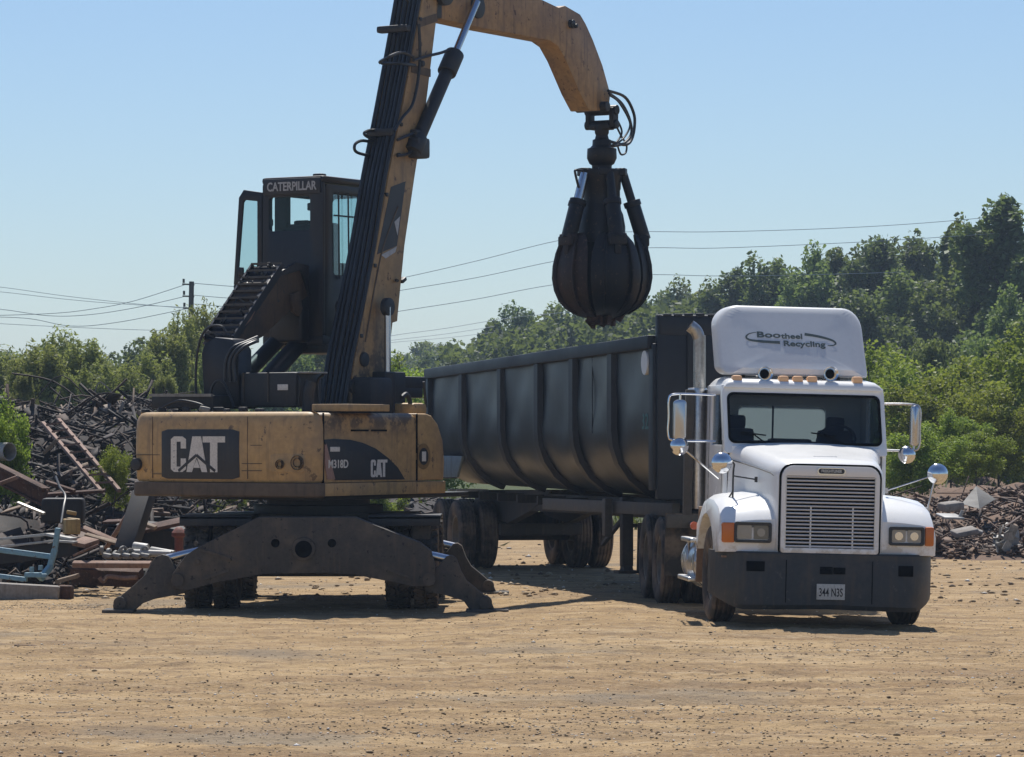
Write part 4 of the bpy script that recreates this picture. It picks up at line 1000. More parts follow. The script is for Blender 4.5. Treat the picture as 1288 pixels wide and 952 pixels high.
for sx, (mx, my), (fx0, fy0), (ux, uy), r in ((-1, (907, 582), (921, 650), (951, 603), .115), (1, (1178, 596), (1166, 644), (1115, 617), .115)):
    a = .62
    c = Tp(mx, my, a); f0 = Tp(fx0, fy0, a); u = Tp(ux, uy, .75)
    rm_ = round_mirror((c.x, a-.06, c.z), r, tk, 'fender_mirror')
    g = G(); mp_ = Vector((f0.x+.0, a, c.z+.02))
    if sx < 0: g.tube(catmull([c+Vector((.02, 0, .02)), Vector((f0.x, a, c.z)), Vector((f0.x, a, c.z-.12)), f0], 4), .011, 7); g.tube([Vector((f0.x, a, f0.z+.28)), Vector((f0.x-.10, a+.12, f0.z+.08))], .009, 6); st_ = Vector((f0.x, a, c.z-.14))
    else: g.tube(catmull([c, Vector((c.x-.04, a, c.z-.16)), f0], 4), .011, 7); st_ = Vector((c.x-.04, a, c.z-.02))
    g.tube([st_, u], .009, 6); g.cyl(f0-Vector((0, 0, .03)), f0+Vector((0, 0, .05)), .028, 8); g.box(u, (.03, .03, .06))
    g.build('mirror_post', M['bumper'] if sx < 0 else M['alu'], rm_)
# chassis and wheels
g = G()
for b in (-.43, .43): g.box((b, 3.6, .78), (.09, 6.6, .26), .01)
for a in (3.5, 4.6, 5.9, 6.8): g.box((0, a, .80), (.8, .12, .2))
g.build('chassis_rail', M['frame'], tk)
g = G(); g.cyl((-.98, AX, .53), (.98, AX, .53), .07).box((0, AX, .62), (1.0, .14, .12), .03).box((0, .7, .55), (.9, .5, .35), .05)
for a in (5.05, 6.35): g.cyl((-.95, a, .53), (.95, a, .53), .13).lathe([(.001, -.22), (.2, -.18), (.26, 0), (.2, .18), (.001, .22)], 20, Matrix.Translation((0, a, .53)) @ Matrix.Rotation(R(90), 4, 'X'))
g.build('axle', M['frame'], tk)
tyT = tyre_mesh(.53, .27, .30, 'tyre'); rmT = rim_mesh(.29, .25, .45, 'rim'); rmD = rim_mesh(.29, .25, -.15, 'rim')
wheel(tk, -1.01, AX, .53, tyT, rmT, True, 'rim'); wheel(tk, 1.045, AX, .53, tyT, rmT, False, 'rim')
for a in (5.05, 6.35):
    for sx in (-1, 1):
        for b in (1.08, .74): wheel(tk, sx*b, a, .53, tyT, rmD, sx < 0)
G().box((0, 5.7, 1.0), (1.0, .9, .10), .03).build('fifth_wheel', M['frame'], tk)
for sx in (-1, 1):
    ft = G().cyl((sx*.86, 2.05, .60), (sx*.86, 3.25, .60), .31, 28).build('fuel_tank', M['alu'], tk, .02)
    g = G()
    for a in (2.25, 3.05): g.lathe([(.315, -.03), (.322, -.03), (.322, .03), (.315, .03)], 28, Matrix.Translation((sx*.86, a, .60)) @ Matrix.Rotation(R(90), 4, 'X'))
    g.build_each('tank_strap', M['chrome'], ft)
    g = G(); g.box((sx*1.12, 2.45, .42), (.26, .9, .05), .01).box((sx*1.12, 2.45, .86), (.22, .8, .05), .01)
    for a in (2.15, 2.8): g.tube([(sx*1.14, a, .86), (sx*1.16, a-.08, .62), (sx*1.12, a, .42)], .022, 8)
    g.build('cab_step', M['alu'], tk, .004)
    G().box((sx*.93, 4.42, .74), (.55, .02, .75)).build('mud_flap', M['rubber'], tk)
    G().box((sx*.93, 7.1, .62), (.55, .02, .62)).build('mud_flap', M['rubber'], tk)
g = G(); p = Tp(873, 661, 2.1); g.cyl((p.x, 2.06, p.z), (p.x, 2.12, p.z), .045, 16); g.build('side_lamp', plain('red_lamp', (.5, .09, .03), .3), tk)
g = G(); g.box((-.85, 4.35, 1.02), (.7, .05, .16), .01).box((.0, 4.1, 1.0), (1.9, .3, .06), .01); g.build('deck_plate', M['rail'], tk)

# ================================================================== TRAILER
TRY = math.atan2(.223, .975)
tr = thing('dump_trailer', 'long dark grey ribbed half round scrap trailer coupled behind the white truck', 'trailer', (2.96, 43.0, 0), (0, 0, TRY))
TRM = Matrix.Translation((2.96, 43.0, 0)) @ Matrix.Rotation(TRY, 4, 'Z'); TRI = TRM.inverted()
LT = 13.9
def vn1(a, b):
    return .5+.25*math.sin(a*1.7+b*2.1)+.25*math.sin(a*3.1-b*1.3+1.0)
def ztop(s): return 3.27-.012*s
half = [(1.22, None), (1.22, 2.15), (1.20, 1.95), (1.13, 1.74), (1.00, 1.55), (.82, 1.40), (.60, 1.31), (.30, 1.28)]
half0 = half
half2 = [(1.22, None), (1.22, 3.0), (1.22, 2.72), (1.22, 2.43)]+half[1:]
def tsec(s, off=0.0, zoff=0.0):
    pts = []
    for i_, (b, z) in enumerate(half2):
        if 1 <= i_ <= 9: b = b+.045*(float(vn1(s*1.3, i_*.8))-.5)
        pts.append((b-off if b > .1 else b, s, (ztop(s) if z is None else z+off)+zoff))
    L = [(-b, y, z) for b, y, z in pts]+[(b, y, z) for b, y, z in reversed(pts)]
    return L
loops = []
for s in [.05+(LT-.1)*i/84 for i in range(85)]:
    o_ = tsec(s); i_ = tsec(s, .04); loops.append(o_+i_[::-1])
g = G(); g.loft(loops); tub = g.build('tub', M['trailer'], tr, 0, 2, 30)
for s in (2.06, 4.12, 6.15, 8.5, 11.2):
    w = .14; lo = []
    for ds in (-w, -w+.03, w-.03, w):
        dd = .075 if abs(ds) < w-.01 else .002
        pts = []
        for i, (b, z) in enumerate(half[:7]):
            z_ = ztop(s)-.1 if z is None else z; nb_, nz_ = (1, 0) if i < 2 else (math.cos(R(14*(i-1))), -math.sin(R(14*(i-1))))
            pts.append((b+nb_*dd, s+ds, z_+nz_*dd))
        lo.append(pts)
    for sx in (-1, 1):
        G().loft([[(sx*x, y, z) for x, y, z in l] for l in lo], False, False, False).build('rib', M['trailer_dark'], tr)
for sx in (-1, 1):
    G().bar((sx*1.25, .1, 3.22), (sx*1.25, LT, 3.22-.012*LT), .13, .16, (0, 0, 1), .015).build('top_rail', M['trailer_dark'], tr)
    G().box((sx*1.20, LT-.12, 2.30), (.20, .26, 1.55), .02).box((sx*1.21, .12, 2.3), (.12, .22, 1.8), .02).build('corner_post', M['trailer_dark'], tr)
    G().bar((sx*.92, .2, 1.16), (sx*.92, 7.1, 1.10), .10, .16, (0, 0, 1), .008).build('side_rail', M['rail'], tr)
    G().bar((sx*.48, .3, 1.14), (sx*.48, LT-.3, 1.05), .12, .26, (0, 0, 1), .008).build('frame_rail', M['frame'], tr)
# thin seam on one panel, bumps left by loads
g = G()
for s, z0, z1 in ((3.2, 2.1, 3.1),): g.box((-1.225, s, (z0+z1)/2), (.01, .02, z1-z0))
g.build('panel_seam', M['trailer_dark'], tub)
hb = G().box((0, 0, 2.42), (2.46, .12, 2.26), .02).box((0, .02, 3.42), (2.42, .20, .26), .05).build('front_wall', M['trailer_dark'], tr)
g = G()
for i in range(17): g.box((-1.1+i*.1375+random.uniform(-.02, .02), 0, 3.545), (.10, .2, .03+.02*random.random()), .012)
for b in (-.8, 0, .8): g.box((b, -.075, 2.4), (.12, .04, 2.1))
g.build('wall_stiffener', M['trailer_dark'], hb)
G().box((0, LT, 2.25), (2.40, .10, 1.75), .02).build('tailgate', M['trailer_dark'], tr)
def tside(px, py): return TRI @ hit(px, py, TRM @ Vector((-1.22, 0, 0)), TRM.to_3x3() @ Vector((1, 0, 0)))
q = tside(818.5, 456); G().cyl((-1.22, q.y+.06, q.z), (-1.288, q.y+.06, q.z), .15, 28).build('round_marker', M['marker'], tr)
q = tside(816.5, 531)
vs, fs = text_g('32', .27, .02, .002, 1.25); G().add(vs, fs, frame_m(Vector((-1.224, q.y+.18, q.z)), (0, -1, 0), (0, 0, 1))).build('lettering', M['teal'], tub)
# rear wing plate above the tandem
G().prism([(11.3, 1.75), (13.5, 1.75), (13.5, 1.50), (13.2, 1.40), (11.7, 1.42)], -1.24, -1.20, 'yz').build('wing_plate', paint('scuffed_pale_plate', (.14, .19, .23), (.08, .07, .06), .5, 1.5), tr, .01)
# subframe, suspension, landing gear
g = G(); g.prism([(8.2, 1.28), (13.2, 1.2), (13.0, .82), (11.2, .72), (9.6, .95)], -.55, -.40, 'yz').prism([(8.2, 1.28), (13.2, 1.2), (13.0, .82), (11.2, .72), (9.6, .95)], .40, .55, 'yz')
g.box((0, 11.3, .62), (1.3, .16, .18), .02).box((0, 12.9, .75), (1.5, .14, .2), .02)
for k in range(10): g.box((0, 1.0+k*1.3, 1.14), (1.9, .08, .12))
g.box((0, .9, 1.10), (1.4, 1.4, .08), .02)
g.build('subframe', M['frame'], tr)
for s in (12.0, 13.25):
    G().cyl((-.95, s, .53), (.95, s, .53), .10).build('axle', M['frame'], tr)
    for sx in (-1, 1):
        for b in (1.09, .75): wheel(tr, sx*b, s, .53, tyT, rmD, sx < 0)
for sx in (-1, 1):
    lg = G().box((sx*.88, 2.75, .82), (.15, .15, .9), .015).box((sx*.88, 2.75, .42), (.11, .11, .25), .01).build('landing_leg', M['frame'], tr)
    G().box((sx*.88, 2.75, .30), (.28, .28, .04), .01).prism([(2.62, .31), (2.88, .31), (2.80, .42), (2.70, .42)], sx*.88-.06, sx*.88+.06, 'yz').build('landing_foot', M['frame'], lg)
G().bar((-.88, 2.75, .9), (.88, 2.75, .9), .05, .05).bar((-.88, 2.75, 1.05), (-.88, 4.0, .62), .05, .05).bar((.88, 2.75, .6), (.45, 3.8, 1.1), .05, .05).build('landing_brace', M['frame'], tr)
G().box((-1.05, 3.1, 1.0), (.10, .16, .5), .02).build('drop_post', M['rail'], tr)
g = G().box((-.98, 11.75, 1.215), (.50, .10, .03)).box((-.98, 12.35, 1.215), (.50, .14, .03)).box((-.76, 12.05, 1.215), (.06, .7, .03)); g.build('light_bracket', M['alu'], tr)
# ================================================================== GROUND
def vnoise(x, y, seed):
    xi = np.floor(x).astype(np.int64); yi = np.floor(y).astype(np.int64); fx = x-xi; fy = y-yi
    fx = fx*fx*(3-2*fx); fy = fy*fy*(3-2*fy)
    def h(a, b):
        n = (a*374761393+b*668265263+seed*974634777) & 0xffffffff; n = ((n ^ (n >> 13))*1274126177) & 0xffffffff
        return ((n ^ (n >> 16)) & 0xffff)/65535.0
    return (h(xi, yi)*(1-fx)+h(xi+1, yi)*fx)*(1-fy)+(h(xi, yi+1)*(1-fx)+h(xi+1, yi+1)*fx)*fy
def sstep(a, b, x): t = np.clip((x-a)/(b-a), 0, 1); return t*t*(3-2*t)
RUTS = ((27.2, .10, .004, .32, .03), (29.1, .10, .004, .32, .03), (31.5, -.05, .003, .28, .025), (33.4, -.05, .003, .28, .03), (24.8, .02, -.006, .3, .022), (35.8, .02, -.004, .3, .02), (23.0, .06, .005, .3, .025), (30.2, .16, -.003, .26, .02), (38.0, -.04, .002, .3, .02), (26.0, -.09, .002, .25, .02))
def rutmask(x, y):
    yr = y+.35*vnoise(x*.12, y*.05, 5); m = np.zeros_like(yr)
    for y0, k, c, wd, dp in RUTS: m = np.maximum(m, np.exp(-((yr-(y0+k*x+c*x*x))/(wd*1.2))**4)*np.clip(vnoise(x*.35+y0, y*.2, 9)*1.7-.25, 0, 1))
    return m
def gz(x, y):
    x = np.asarray(x, float); y = np.asarray(y, float)
    tilt = -.0244*np.clip(x-3.40, -2.2, 2.2)*sstep(30, 36, y)*(1-sstep(44.5, 50, y))*(1-sstep(6.0, 12, x))*sstep(-1.5, 1.2, x)
    yr = y+.35*vnoise(x*.12, y*.05, 5)
    n = .030*(vnoise(x*.22, y*.35, 1)-.5)+.020*(vnoise(x*.6, y*2.2, 2)-.5)+.016*(vnoise(x*2.5, y*5, 3)-.5)+.022*(vnoise(x*6, y*7, 4)-.5)*(.3+1.4*vnoise(x*.5, y*.6, 14))+.014*(vnoise(x*13, y*14, 15)-.5)*(.3+1.4*vnoise(x*.7, y*.9, 16))
    for y0, k, c, wd, dp in RUTS:
        d = yr-(y0+k*x+c*x*x); dp = dp*1.1; n = n-dp*np.exp(-(d/wd)**2)+dp*.55*np.exp(-((np.abs(d)-wd*1.6)/(wd*.5))**2)
    return tilt+n*(1-.35*sstep(37, 42, y))*sstep(14, 20, y)*(1-sstep(64, 80, y))
xs = np.concatenate([[-4000, -1500, -600, -250, -120, -70, -45, -30], np.arange(-20, -7.5, .2), np.arange(-7.5, 7.5, .07), np.arange(7.5, 20.01, .2), [30, 45, 70, 120, 250, 600, 1500, 4000]])
ys = np.concatenate([[-300, -40, 0, 8, 14], np.arange(19, 40, .055), np.arange(40, 46, .085), np.arange(46, 66, .2), [67, 69, 72, 76, 82, 90, 110, 150, 250, 500, 1200, 5000]])
X, Y_ = np.meshgrid(xs, ys); Z = gz(X, Y_)
nx, ny = len(xs), len(ys); co = np.stack([X.ravel(), Y_.ravel(), Z.ravel()], 1)
ii = (np.arange(ny-1)[:, None]*nx+np.arange(nx-1)[None, :]).ravel()
fc = np.stack([ii, ii+1, ii+nx+1, ii+nx], 1)
def npmesh(name, co, fc, mat, smooth_=False):
    k = fc.shape[1]; me = bpy.data.meshes.new(name); me.vertices.add(len(co)); me.vertices.foreach_set('co', np.ascontiguousarray(co, np.float32).ravel())
    me.loops.add(fc.size); me.loops.foreach_set('vertex_index', np.ascontiguousarray(fc, np.int32).ravel())
    me.polygons.add(len(fc)); me.polygons.foreach_set('loop_start', np.arange(0, fc.size, k, dtype=np.int32))
    me.update(calc_edges=True); me.validate()
    if smooth_: me.shade_smooth()
    me.materials.append(mat); return me
t = NT('dirt'); pos = t.n('ShaderNodeNewGeometry').outputs['Position']
big = t.noise(pos, .35, 5, .6, (.5, 1.1, 1)); mid = t.noise(pos, 1.3, 6, .65, (.45, 1.5, 1)); fine = t.noise(pos, 9, 6, .7, (.8, 1, 1)); grit = t.noise(pos, 42, 3, .7)
strk = t.noise(pos, .9, 5, .6, (.12, 2.4, 1))
c = t.mix(t.mask(mid, .32, .68), (.315, .21, .105), (.445, .312, .163))
c = t.mix(t.math('MULTIPLY', t.mask(big, .50, .68), .55), c, (.25, .175, .10))
c = t.mix(t.math('MULTIPLY', t.mask(strk, .50, .66), .5), c, (.24, .155, .085))
str2 = t.noise(pos, 2.2, 5, .65, (.10, 2.6, 1)); c = t.mix(t.math('MULTIPLY', t.mask(str2, .54, .66), .55), c, (.47, .36, .23))
blot = t.noise(pos, 2.6, 6, .7, (.7, 1.6, 1)); c = t.mix(t.math('MULTIPLY', t.mask(blot, .48, .64), .8), c, (.225, .155, .09)); c = t.mix(t.math('MULTIPLY', t.mask(blot, .46, .34), .5), c, (.48, .365, .225))
c = t.mix(t.math('MULTIPLY', t.mask(fine, .54, .70), .8), c, (.15, .105, .065))
c = t.mix(t.math('MULTIPLY', t.mask(fine, .45, .24), .55), c, (.52, .41, .27))
c = t.mix(t.math('MULTIPLY', t.mask(grit, .62, .72), .65), c, (.12, .09, .065))
c = t.mix(t.math('MULTIPLY', t.mask(grit, .36, .27), .6), c, (.58, .48, .35))
ra = t.n('ShaderNodeAttribute', attribute_name='rut'); tread = t.n('ShaderNodeTexWave', wave_type='BANDS', bands_direction='X'); tread.inputs['Scale'].default_value = 5; tread.inputs['Distortion'].default_value = 4; t.l(pos, tread.inputs['Vector'])
c = t.mix(t.math('MULTIPLY', ra.outputs['Fac'], t.math('ADD', t.math('MULTIPLY', tread.outputs['Fac'], .3), .45)), c, (.235, .150, .080))
vor = t.n('ShaderNodeTexVoronoi'); vor.inputs['Scale'].default_value = 16; t.l(pos, vor.inputs['Vector'])
gp = t.noise(pos, .28, 3, .6)
c = t.mix(t.math('MULTIPLY', t.mask(gp, .56, .68), .6), c, (.20, .17, .13))
# green weeds begin beyond the yard
sx_ = t.n('ShaderNodeSeparateXYZ'); t.l(pos, sx_.inputs[0])
far = t.mask(t.math('ADD', sx_.outputs['Y'], t.math('MULTIPLY', big, 12)), 78, 90)
c = t.mix(far, c, (.07, .085, .03))
h = t.math('ADD', t.math('MULTIPLY', fine, 1.0), t.math('MULTIPLY', grit, .5)); h = t.math('ADD', h, t.math('MULTIPLY', vor.outputs['Distance'], -.3))
t.bsdf(c, .95, 0.0, h, .9, .035, .2)
M['dirt'] = t.m
gme = npmesh('ground', co, fc, M['dirt'], True); at = gme.attributes.new('rut', 'FLOAT', 'POINT'); at.data.foreach_set('value', rutmask(co[:, 0], co[:, 1]).astype(np.float32))
gnd = bpy.data.objects.new('ground', gme); col.objects.link(gnd); tag(gnd, kind='structure')

# loose stones and chips
def bits(n, xr, yr, smin, smax, zf, seed, flat=.6, power=3):
    r = np.random.default_rng(seed)
    y = 1/(1/yr[0]+(1/yr[1]-1/yr[0])*r.random(n)) if yr[0] > 2 else r.uniform(*yr, n); x = r.uniform(*xr, n)*(y/yr[1] if yr[0] > 2 else 1); s = smin+(smax-smin)*r.random(n)**power
    base = np.array([[1, 0, 0], [.3, .95, 0], [-.8, .6, 0], [-.8, -.6, 0], [.3, -.95, 0], [0, 0, 1], [.1, 0, -1]])
    v = base[None]*(.7+.6*r.random((n, 7, 1)))*s[:, None, None]*np.stack([1+.8*r.random(n), np.ones(n), flat*(.6+.6*r.random(n))], 1)[:, None, :]
    a = r.uniform(0, 6.28, n); ca, sa = np.cos(a)[:, None], np.sin(a)[:, None]
    vx = v[:, :, 0]*ca-v[:, :, 1]*sa+x[:, None]; vy = v[:, :, 0]*sa+v[:, :, 1]*ca+y[:, None]; vz = v[:, :, 2]+(zf(x, y)+s*flat*.35)[:, None]
    co = np.stack([vx, vy, vz], 2).reshape(-1, 3)
    f = np.array([[0, 1, 5], [1, 2, 5], [2, 3, 5], [3, 4, 5], [4, 0, 5], [1, 0, 6], [2, 1, 6], [3, 2, 6], [4, 3, 6], [0, 4, 6]])
    return co, (f[None]+np.arange(n)[:, None, None]*7).reshape(-1, 3)
t = NT('gravel_bits'); geo = t.n('ShaderNodeNewGeometry')
c = t.ramp(geo.outputs['Random Per Island'], [(0, (.14, .10, .07)), (.15, (.27, .19, .11)), (.6, (.38, .28, .165)), (.85, (.50, .41, .29)), (.95, (.62, .56, .47)), (1, (.78, .76, .72))])
t.bsdf(c, .9); M['bits'] = t.m
sets = [bits(20000, (-7.4, 7.4), (21, 48), .003, .011, gz, 2, .8, 2.2), bits(650, (-7.4, 7.4), (21, 48), .008, .026, gz, 4, .6, 3.5), bits(3000, (-14, 14), (44, 66), .010, .05, gz, 5, .7, 3)]
# drifts of coarser gravel
for k, (cx_, cy_, sx2, sy2) in enumerate(((-2.9, 28.5, 1.6, .9), (3.6, 33.6, 1.3, .45), (1.5, 26.2, 1.4, .5), (-.3, 24.8, 1.2, .5), (4.4, 29.6, 1.0, .6), (-5.0, 42.5, .8, .5))):
    r = np.random.default_rng(50+k); co_, f_ = bits(900, (0, 1), (0, 1), .004, .015, lambda x, y: x*0, 60+k)
    n = 900; dx = r.normal(cx_, sx2, n); dy = r.normal(cy_, sy2, n); co_ = co_.reshape(n, 7, 3); m_ = co_.mean(1); co_[:, :, 0] += (dx-m_[:, 0])[:, None]; co_[:, :, 1] += (dy-m_[:, 1])[:, None]; co_[:, :, 2] += gz(dx, dy)[:, None]
    sets.append((co_.reshape(-1, 3), f_))
off = 0; C_, F_ = [], []
for a, b in sets: C_.append(a); F_.append(b+off); off += len(a)
o = bpy.data.objects.new('gravel', npmesh('gravel', np.concatenate(C_), np.concatenate(F_), M['bits'])); col.objects.link(o); tag(o, 'loose stones and chips scattered over the dirt yard', None, None, 'stuff')

# ================================================================== HEAPS
def lbase(x): return 45.6+.6*np.sin(x*1.3)+np.clip(x+7.0, 0, 3)*1.75+np.clip(x+4.0, 0, 30)*5
def hleft(x, y):
    x = np.asarray(x, float); y = np.asarray(y, float)
    H = 2.45-1.75*sstep(-6.3, -4.6, x)-.35*sstep(-3, 3, x)
    d = y-lbase(x); r = sstep(-.3, 3.0, d)*.33+sstep(3, 17, d)*.67
    n = (vnoise(x*.7, y*.5, 21)-.5)*.75+(vnoise(x*1.9, y*1.7, 22)-.5)*.4
    return H*r*(1+.25*n)+n*.35*np.clip(r*3, 0, 1)-.12
def hright(x, y):
    x = np.asarray(x, float); y = np.asarray(y, float)
    d = y-(58.2+.35*np.sin(x*2.1)+.12*(x-9)); r = sstep(-.4, 1.0, d)*.35+sstep(.8, 7.5, d)*.65
    n = (vnoise(x*1.1, y*.9, 31)-.5)*.8+(vnoise(x*2.7, y*2.7, 32)-.5)*.4
    return (.78+.22*sstep(8, 9.6, x))*r*(1+.3*n)*sstep(4.5, 6.8, x)+n*.22*np.clip(r*3, 0, 1)-.12
def heap(name, label, fn, xr, yr, st, mat):
    xs = np.arange(xr[0], xr[1], st); ys = np.arange(yr[0], yr[1], st); X, Y = np.meshgrid(xs, ys); Z = fn(X, Y)
    nx, ny = len(xs), len(ys); ii = (np.arange(ny-1)[:, None]*nx+np.arange(nx-1)[None, :]).ravel()
    o = bpy.data.objects.new(name, npmesh(name, np.stack([X.ravel(), Y.ravel(), Z.ravel()], 1), np.stack([ii, ii+1, ii+nx+1, ii+nx], 1), mat)); col.objects.link(o); tag(o, label, None, None, 'stuff'); return o
heap('scrap_mound', 'dark mound of dirt and small scrap behind the machine', hleft, (-26, 4.5), (45, 84), .3, M['heapbase'])
heap('rubble_mound', 'brown mound of earth and small rubble beyond the truck', hright, (4.5, 24), (57, 82), .25, M['rubblebase'])
def tangle(n, fn, xr, yr, lmin, lmax, thick, seed, keep, lift=.25, tilt=.5, plates=.10):
    """a tangle of bars, strips and torn plates lying on a heap"""
    r = np.random.default_rng(seed); x = r.uniform(*xr, n); y = yr[0]+(yr[1]-yr[0])*r.random(n)**1.25
    k = keep(x, y); x, y = x[k], y[k]; n = len(x)
    L = lmin+(lmax-lmin)*r.random(n)**2.2; pl = r.random(n) < plates
    L = np.where(pl, np.minimum(L, lmin+.28), L); W = np.where(pl, L*r.uniform(.3, .8, n), thick*r.uniform(.5, 1.8, n)); T = np.where(pl, .012, thick*r.uniform(.4, 1.0, n))
    yaw = r.uniform(0, 6.28, n); pit = r.normal(0, tilt, n); rol = r.normal(0, .6, n)
    b = np.array([[sx, sy, sz] for sx in (-.5, .5) for sy in (-.5, .5) for sz in (-.5, .5)])
    v = b[None]*np.stack([L, W, T], 1)[:, None, :]
    bend = np.where(pl, r.normal(0, .15, n), 0); v[:, :, 2] += (np.abs(b[None, :, 0])*2*b[None, :, 1]*2)*(bend*W)[:, None]
    cr, sr = np.cos(rol)[:, None], np.sin(rol)[:, None]; vy = v[:, :, 1]*cr-v[:, :, 2]*sr; vz = v[:, :, 1]*sr+v[:, :, 2]*cr; vx = v[:, :, 0]
    c_, s_ = np.cos(pit)[:, None], np.sin(pit)[:, None]; vx, vz = vx*c_-vz*s_, vx*s_+vz*c_
    c_, s_ = np.cos(yaw)[:, None], np.sin(yaw)[:, None]; vx, vy = vx*c_-vy*s_, vx*s_+vy*c_
    z = fn(x, y)+r.random(n)*lift
    co = np.stack([vx+x[:, None], vy+y[:, None], vz+z[:, None]], 2).reshape(-1, 3)
    f = np.array([[0, 1, 3, 2], [4, 6, 7, 5], [0, 4, 5, 1], [2, 3, 7, 6], [0, 2, 6, 4], [1, 5, 7, 3]])
    return co, (f[None]+np.arange(n)[:, None, None]*8).reshape(-1, 4)
def join(sets):
    off = 0; C_, F_ = [], []
    for a, b in sets: C_.append(a); F_.append(b+off); off += len(a)
    return np.concatenate(C_), np.concatenate(F_)
kl = lambda x, y: (y > lbase(x)+.1)
c1, f1 = join([tangle(3600, hleft, (-11, -4.2), (45.6, 68), .15, 1.1, .035, 1, kl, .18), tangle(3800, hleft, (-11, -4), (46, 70), .10, .5, .022, 2, kl, .15), tangle(2200, hleft, (-5.5, 4), (49, 80), .15, .8, .035, 3, kl, .10, .3), tangle(260, hleft, (-11, -4.6), (46, 58), .7, 2.0, .07, 4, kl, .2, .25)])
o = bpy.data.objects.new('scrap_tangle', npmesh('scrap_tangle', c1, f1, M['heap'])); col.objects.link(o); tag(o, 'dense tangle of rusty strips and rods covering the left scrap mound', None, None, 'stuff')
kr = lambda x, y: (y > 58.2) & (x > 5.5)
c1, f1 = join([tangle(3800, hright, (5.6, 12.5), (58, 70), .05, .32, .035, 11, kr, .06, .4, .25), tangle(2600, hright, (5.6, 12.5), (58, 68), .04, .2, .04, 12, kr, .05, .4, .3), tangle(150, hright, (6, 12), (58.5, 66), .4, 1.2, .03, 13, kr, .2, .4, .05)])
o = bpy.data.objects.new('rubble_tangle', npmesh('rubble_tangle', c1, f1, M['rubble'])); col.objects.link(o); tag(o, 'broken concrete crumbs and torn metal covering the right rubble mound', None, None, 'stuff')
# springy wires and roots sticking out of the left mound
g = G(); rr = random.Random(5)
for k in range(150):
    x = rr.uniform(-10, -4.3); y = rr.uniform(47, 66); z = float(hleft(x, y)); p = Vector((x, y, z)); a = rr.random()*6.28; L = rr.uniform(.25, .8)
    q = p+Vector((math.cos(a)*L, math.sin(a)*L*.4, rr.uniform(.1, .55))); e = q+Vector((math.cos(a+1)*L, 0, rr.uniform(-.5, .2)))
    g.tube(catmull([p, q, e], 4), rr.uniform(.008, .02), 5)
o = g.build('wire_tangle', M['heap'], None, weld=False); tag(o, 'springy bent wires sticking out of the left scrap mound', None, None, 'stuff')

# ================================================================== SCRAP PIECES ONE CAN PICK OUT
def piece(name, g, mat, label, cat, group=None, bev=.006):
    o = g.build(name, M[mat] if isinstance(mat, str) else mat, None, bev); tag(o, label, cat, group); return o
def pbar(a, b, w, h, up=(0, 0, 1)): return G().bar(P(*a), P(*b), w, h, up)
# ladder frame leaning on the mound
la = thing('ladder_frame', 'rusty steel ladder frame with bare rungs leaning down the mound', 'ladder frame', tuple(P(126, 618, 50.2)))
LI = Matrix.Translation(-P(126, 618, 50.2))
r0, r1, r2, r3 = P(54, 532, 55.5), P(127, 618, 50.2), P(74, 528, 55.5), P(150, 617, 50.2)
for a, b in ((r0, r1), (r2, r3)): G(LI).bar(a, b, .055, .055).build('rail', M['rustlight'], la, .006)
g = G(LI)
for k in range(9):
    t_ = (k+.6)/9.4; a = r0.lerp(r1, t_); b = r2.lerp(r3, t_); G(LI).bar(a+Vector((0, -.03, .03)), b+Vector((0, -.03, .03)), .028, .028).build('rung', M['rustlight'], la)
c = P(12, 568, 50); d = P(-40, 567, 50.3)
pi_ = G(); ax_ = (d-c).normalized()
mm = frame_m(c, ax_.cross(Vector((0, 0, 1))), Vector((0, 0, 1))); L_ = (d-c).length
sgn = -1 if (mm.to_3x3() @ Vector((0, 0, 1))).dot(ax_) < 0 else 1
mm = Matrix.Translation(c) @ Matrix.Rotation(R(-42), 4, 'Z') @ Matrix.Rotation(R(-90), 4, 'Y')
pi_.lathe([(.118, 0), (.13, 0), (.13, 1.4), (.118, 1.4), (.118, 0)], 28, mm)
piece('steel_pipe', pi_, 'palepipe', 'wide pale pipe with a dark open end at the mound edge', 'pipe', None, 0)
piece('steel_beam', pbar((-30, 572, 48.2), (58, 616, 47.4), .16, .05).bar(P(-30, 582, 48.2), P(58, 626, 47.4), .03, .22).bar(P(-30, 592, 48.2), P(58, 636, 47.4), .14, .03), 'rust', 'long rusty beam sloping down below the pale open pipe', 'beam')
# blue bent frame
bl = thing('bent_stand', 'light blue bent tube frame with an upright post on the pile edge', 'stand', tuple(P(62, 725, 45.2)))
BI = Matrix.Translation(-P(62, 725, 45.2))
g = G(BI); g.bar(P(73, 664, 45.2), P(69, 692, 45.2), .07, .07).bar(P(69.5, 690, 45.2), P(62, 716, 45.2), .085, .08).bar(P(64, 712, 45.2), P(50, 729, 45.1), .10, .07); g.build('post', M['blue'], bl, .012)
g = G(BI); g.bar(P(-20, 689, 45.3), P(64, 700, 45.25), .06, .07); g.build('rail', M['blue'], bl, .01)
g = G(BI); g.bar(P(-20, 722, 45.1), P(34, 729, 45.0), .07, .06); g.build('rail', M['blue'], bl, .01)
g = G(BI); g.box(P(42, 723, 45.0), (.22, .12, .06), .01).cyl(P(40, 719, 44.95), P(40, 713, 44.95), .03, 8).cyl(P(51, 717, 44.95), P(51, 711, 44.95), .03, 8).box(P(52, 724, 45.0), (.14, .10, .05), .01); g.build('hinge', M['blue'], bl)
piece('metal_channel', pbar((-20, 680, 46.2), (61, 672, 46), .16, .035).bar(P(61, 672, 46), P(93, 678, 45.8), .16, .035), 'palepipe', 'upper of two white metal channels lying behind the blue frame', 'channel')
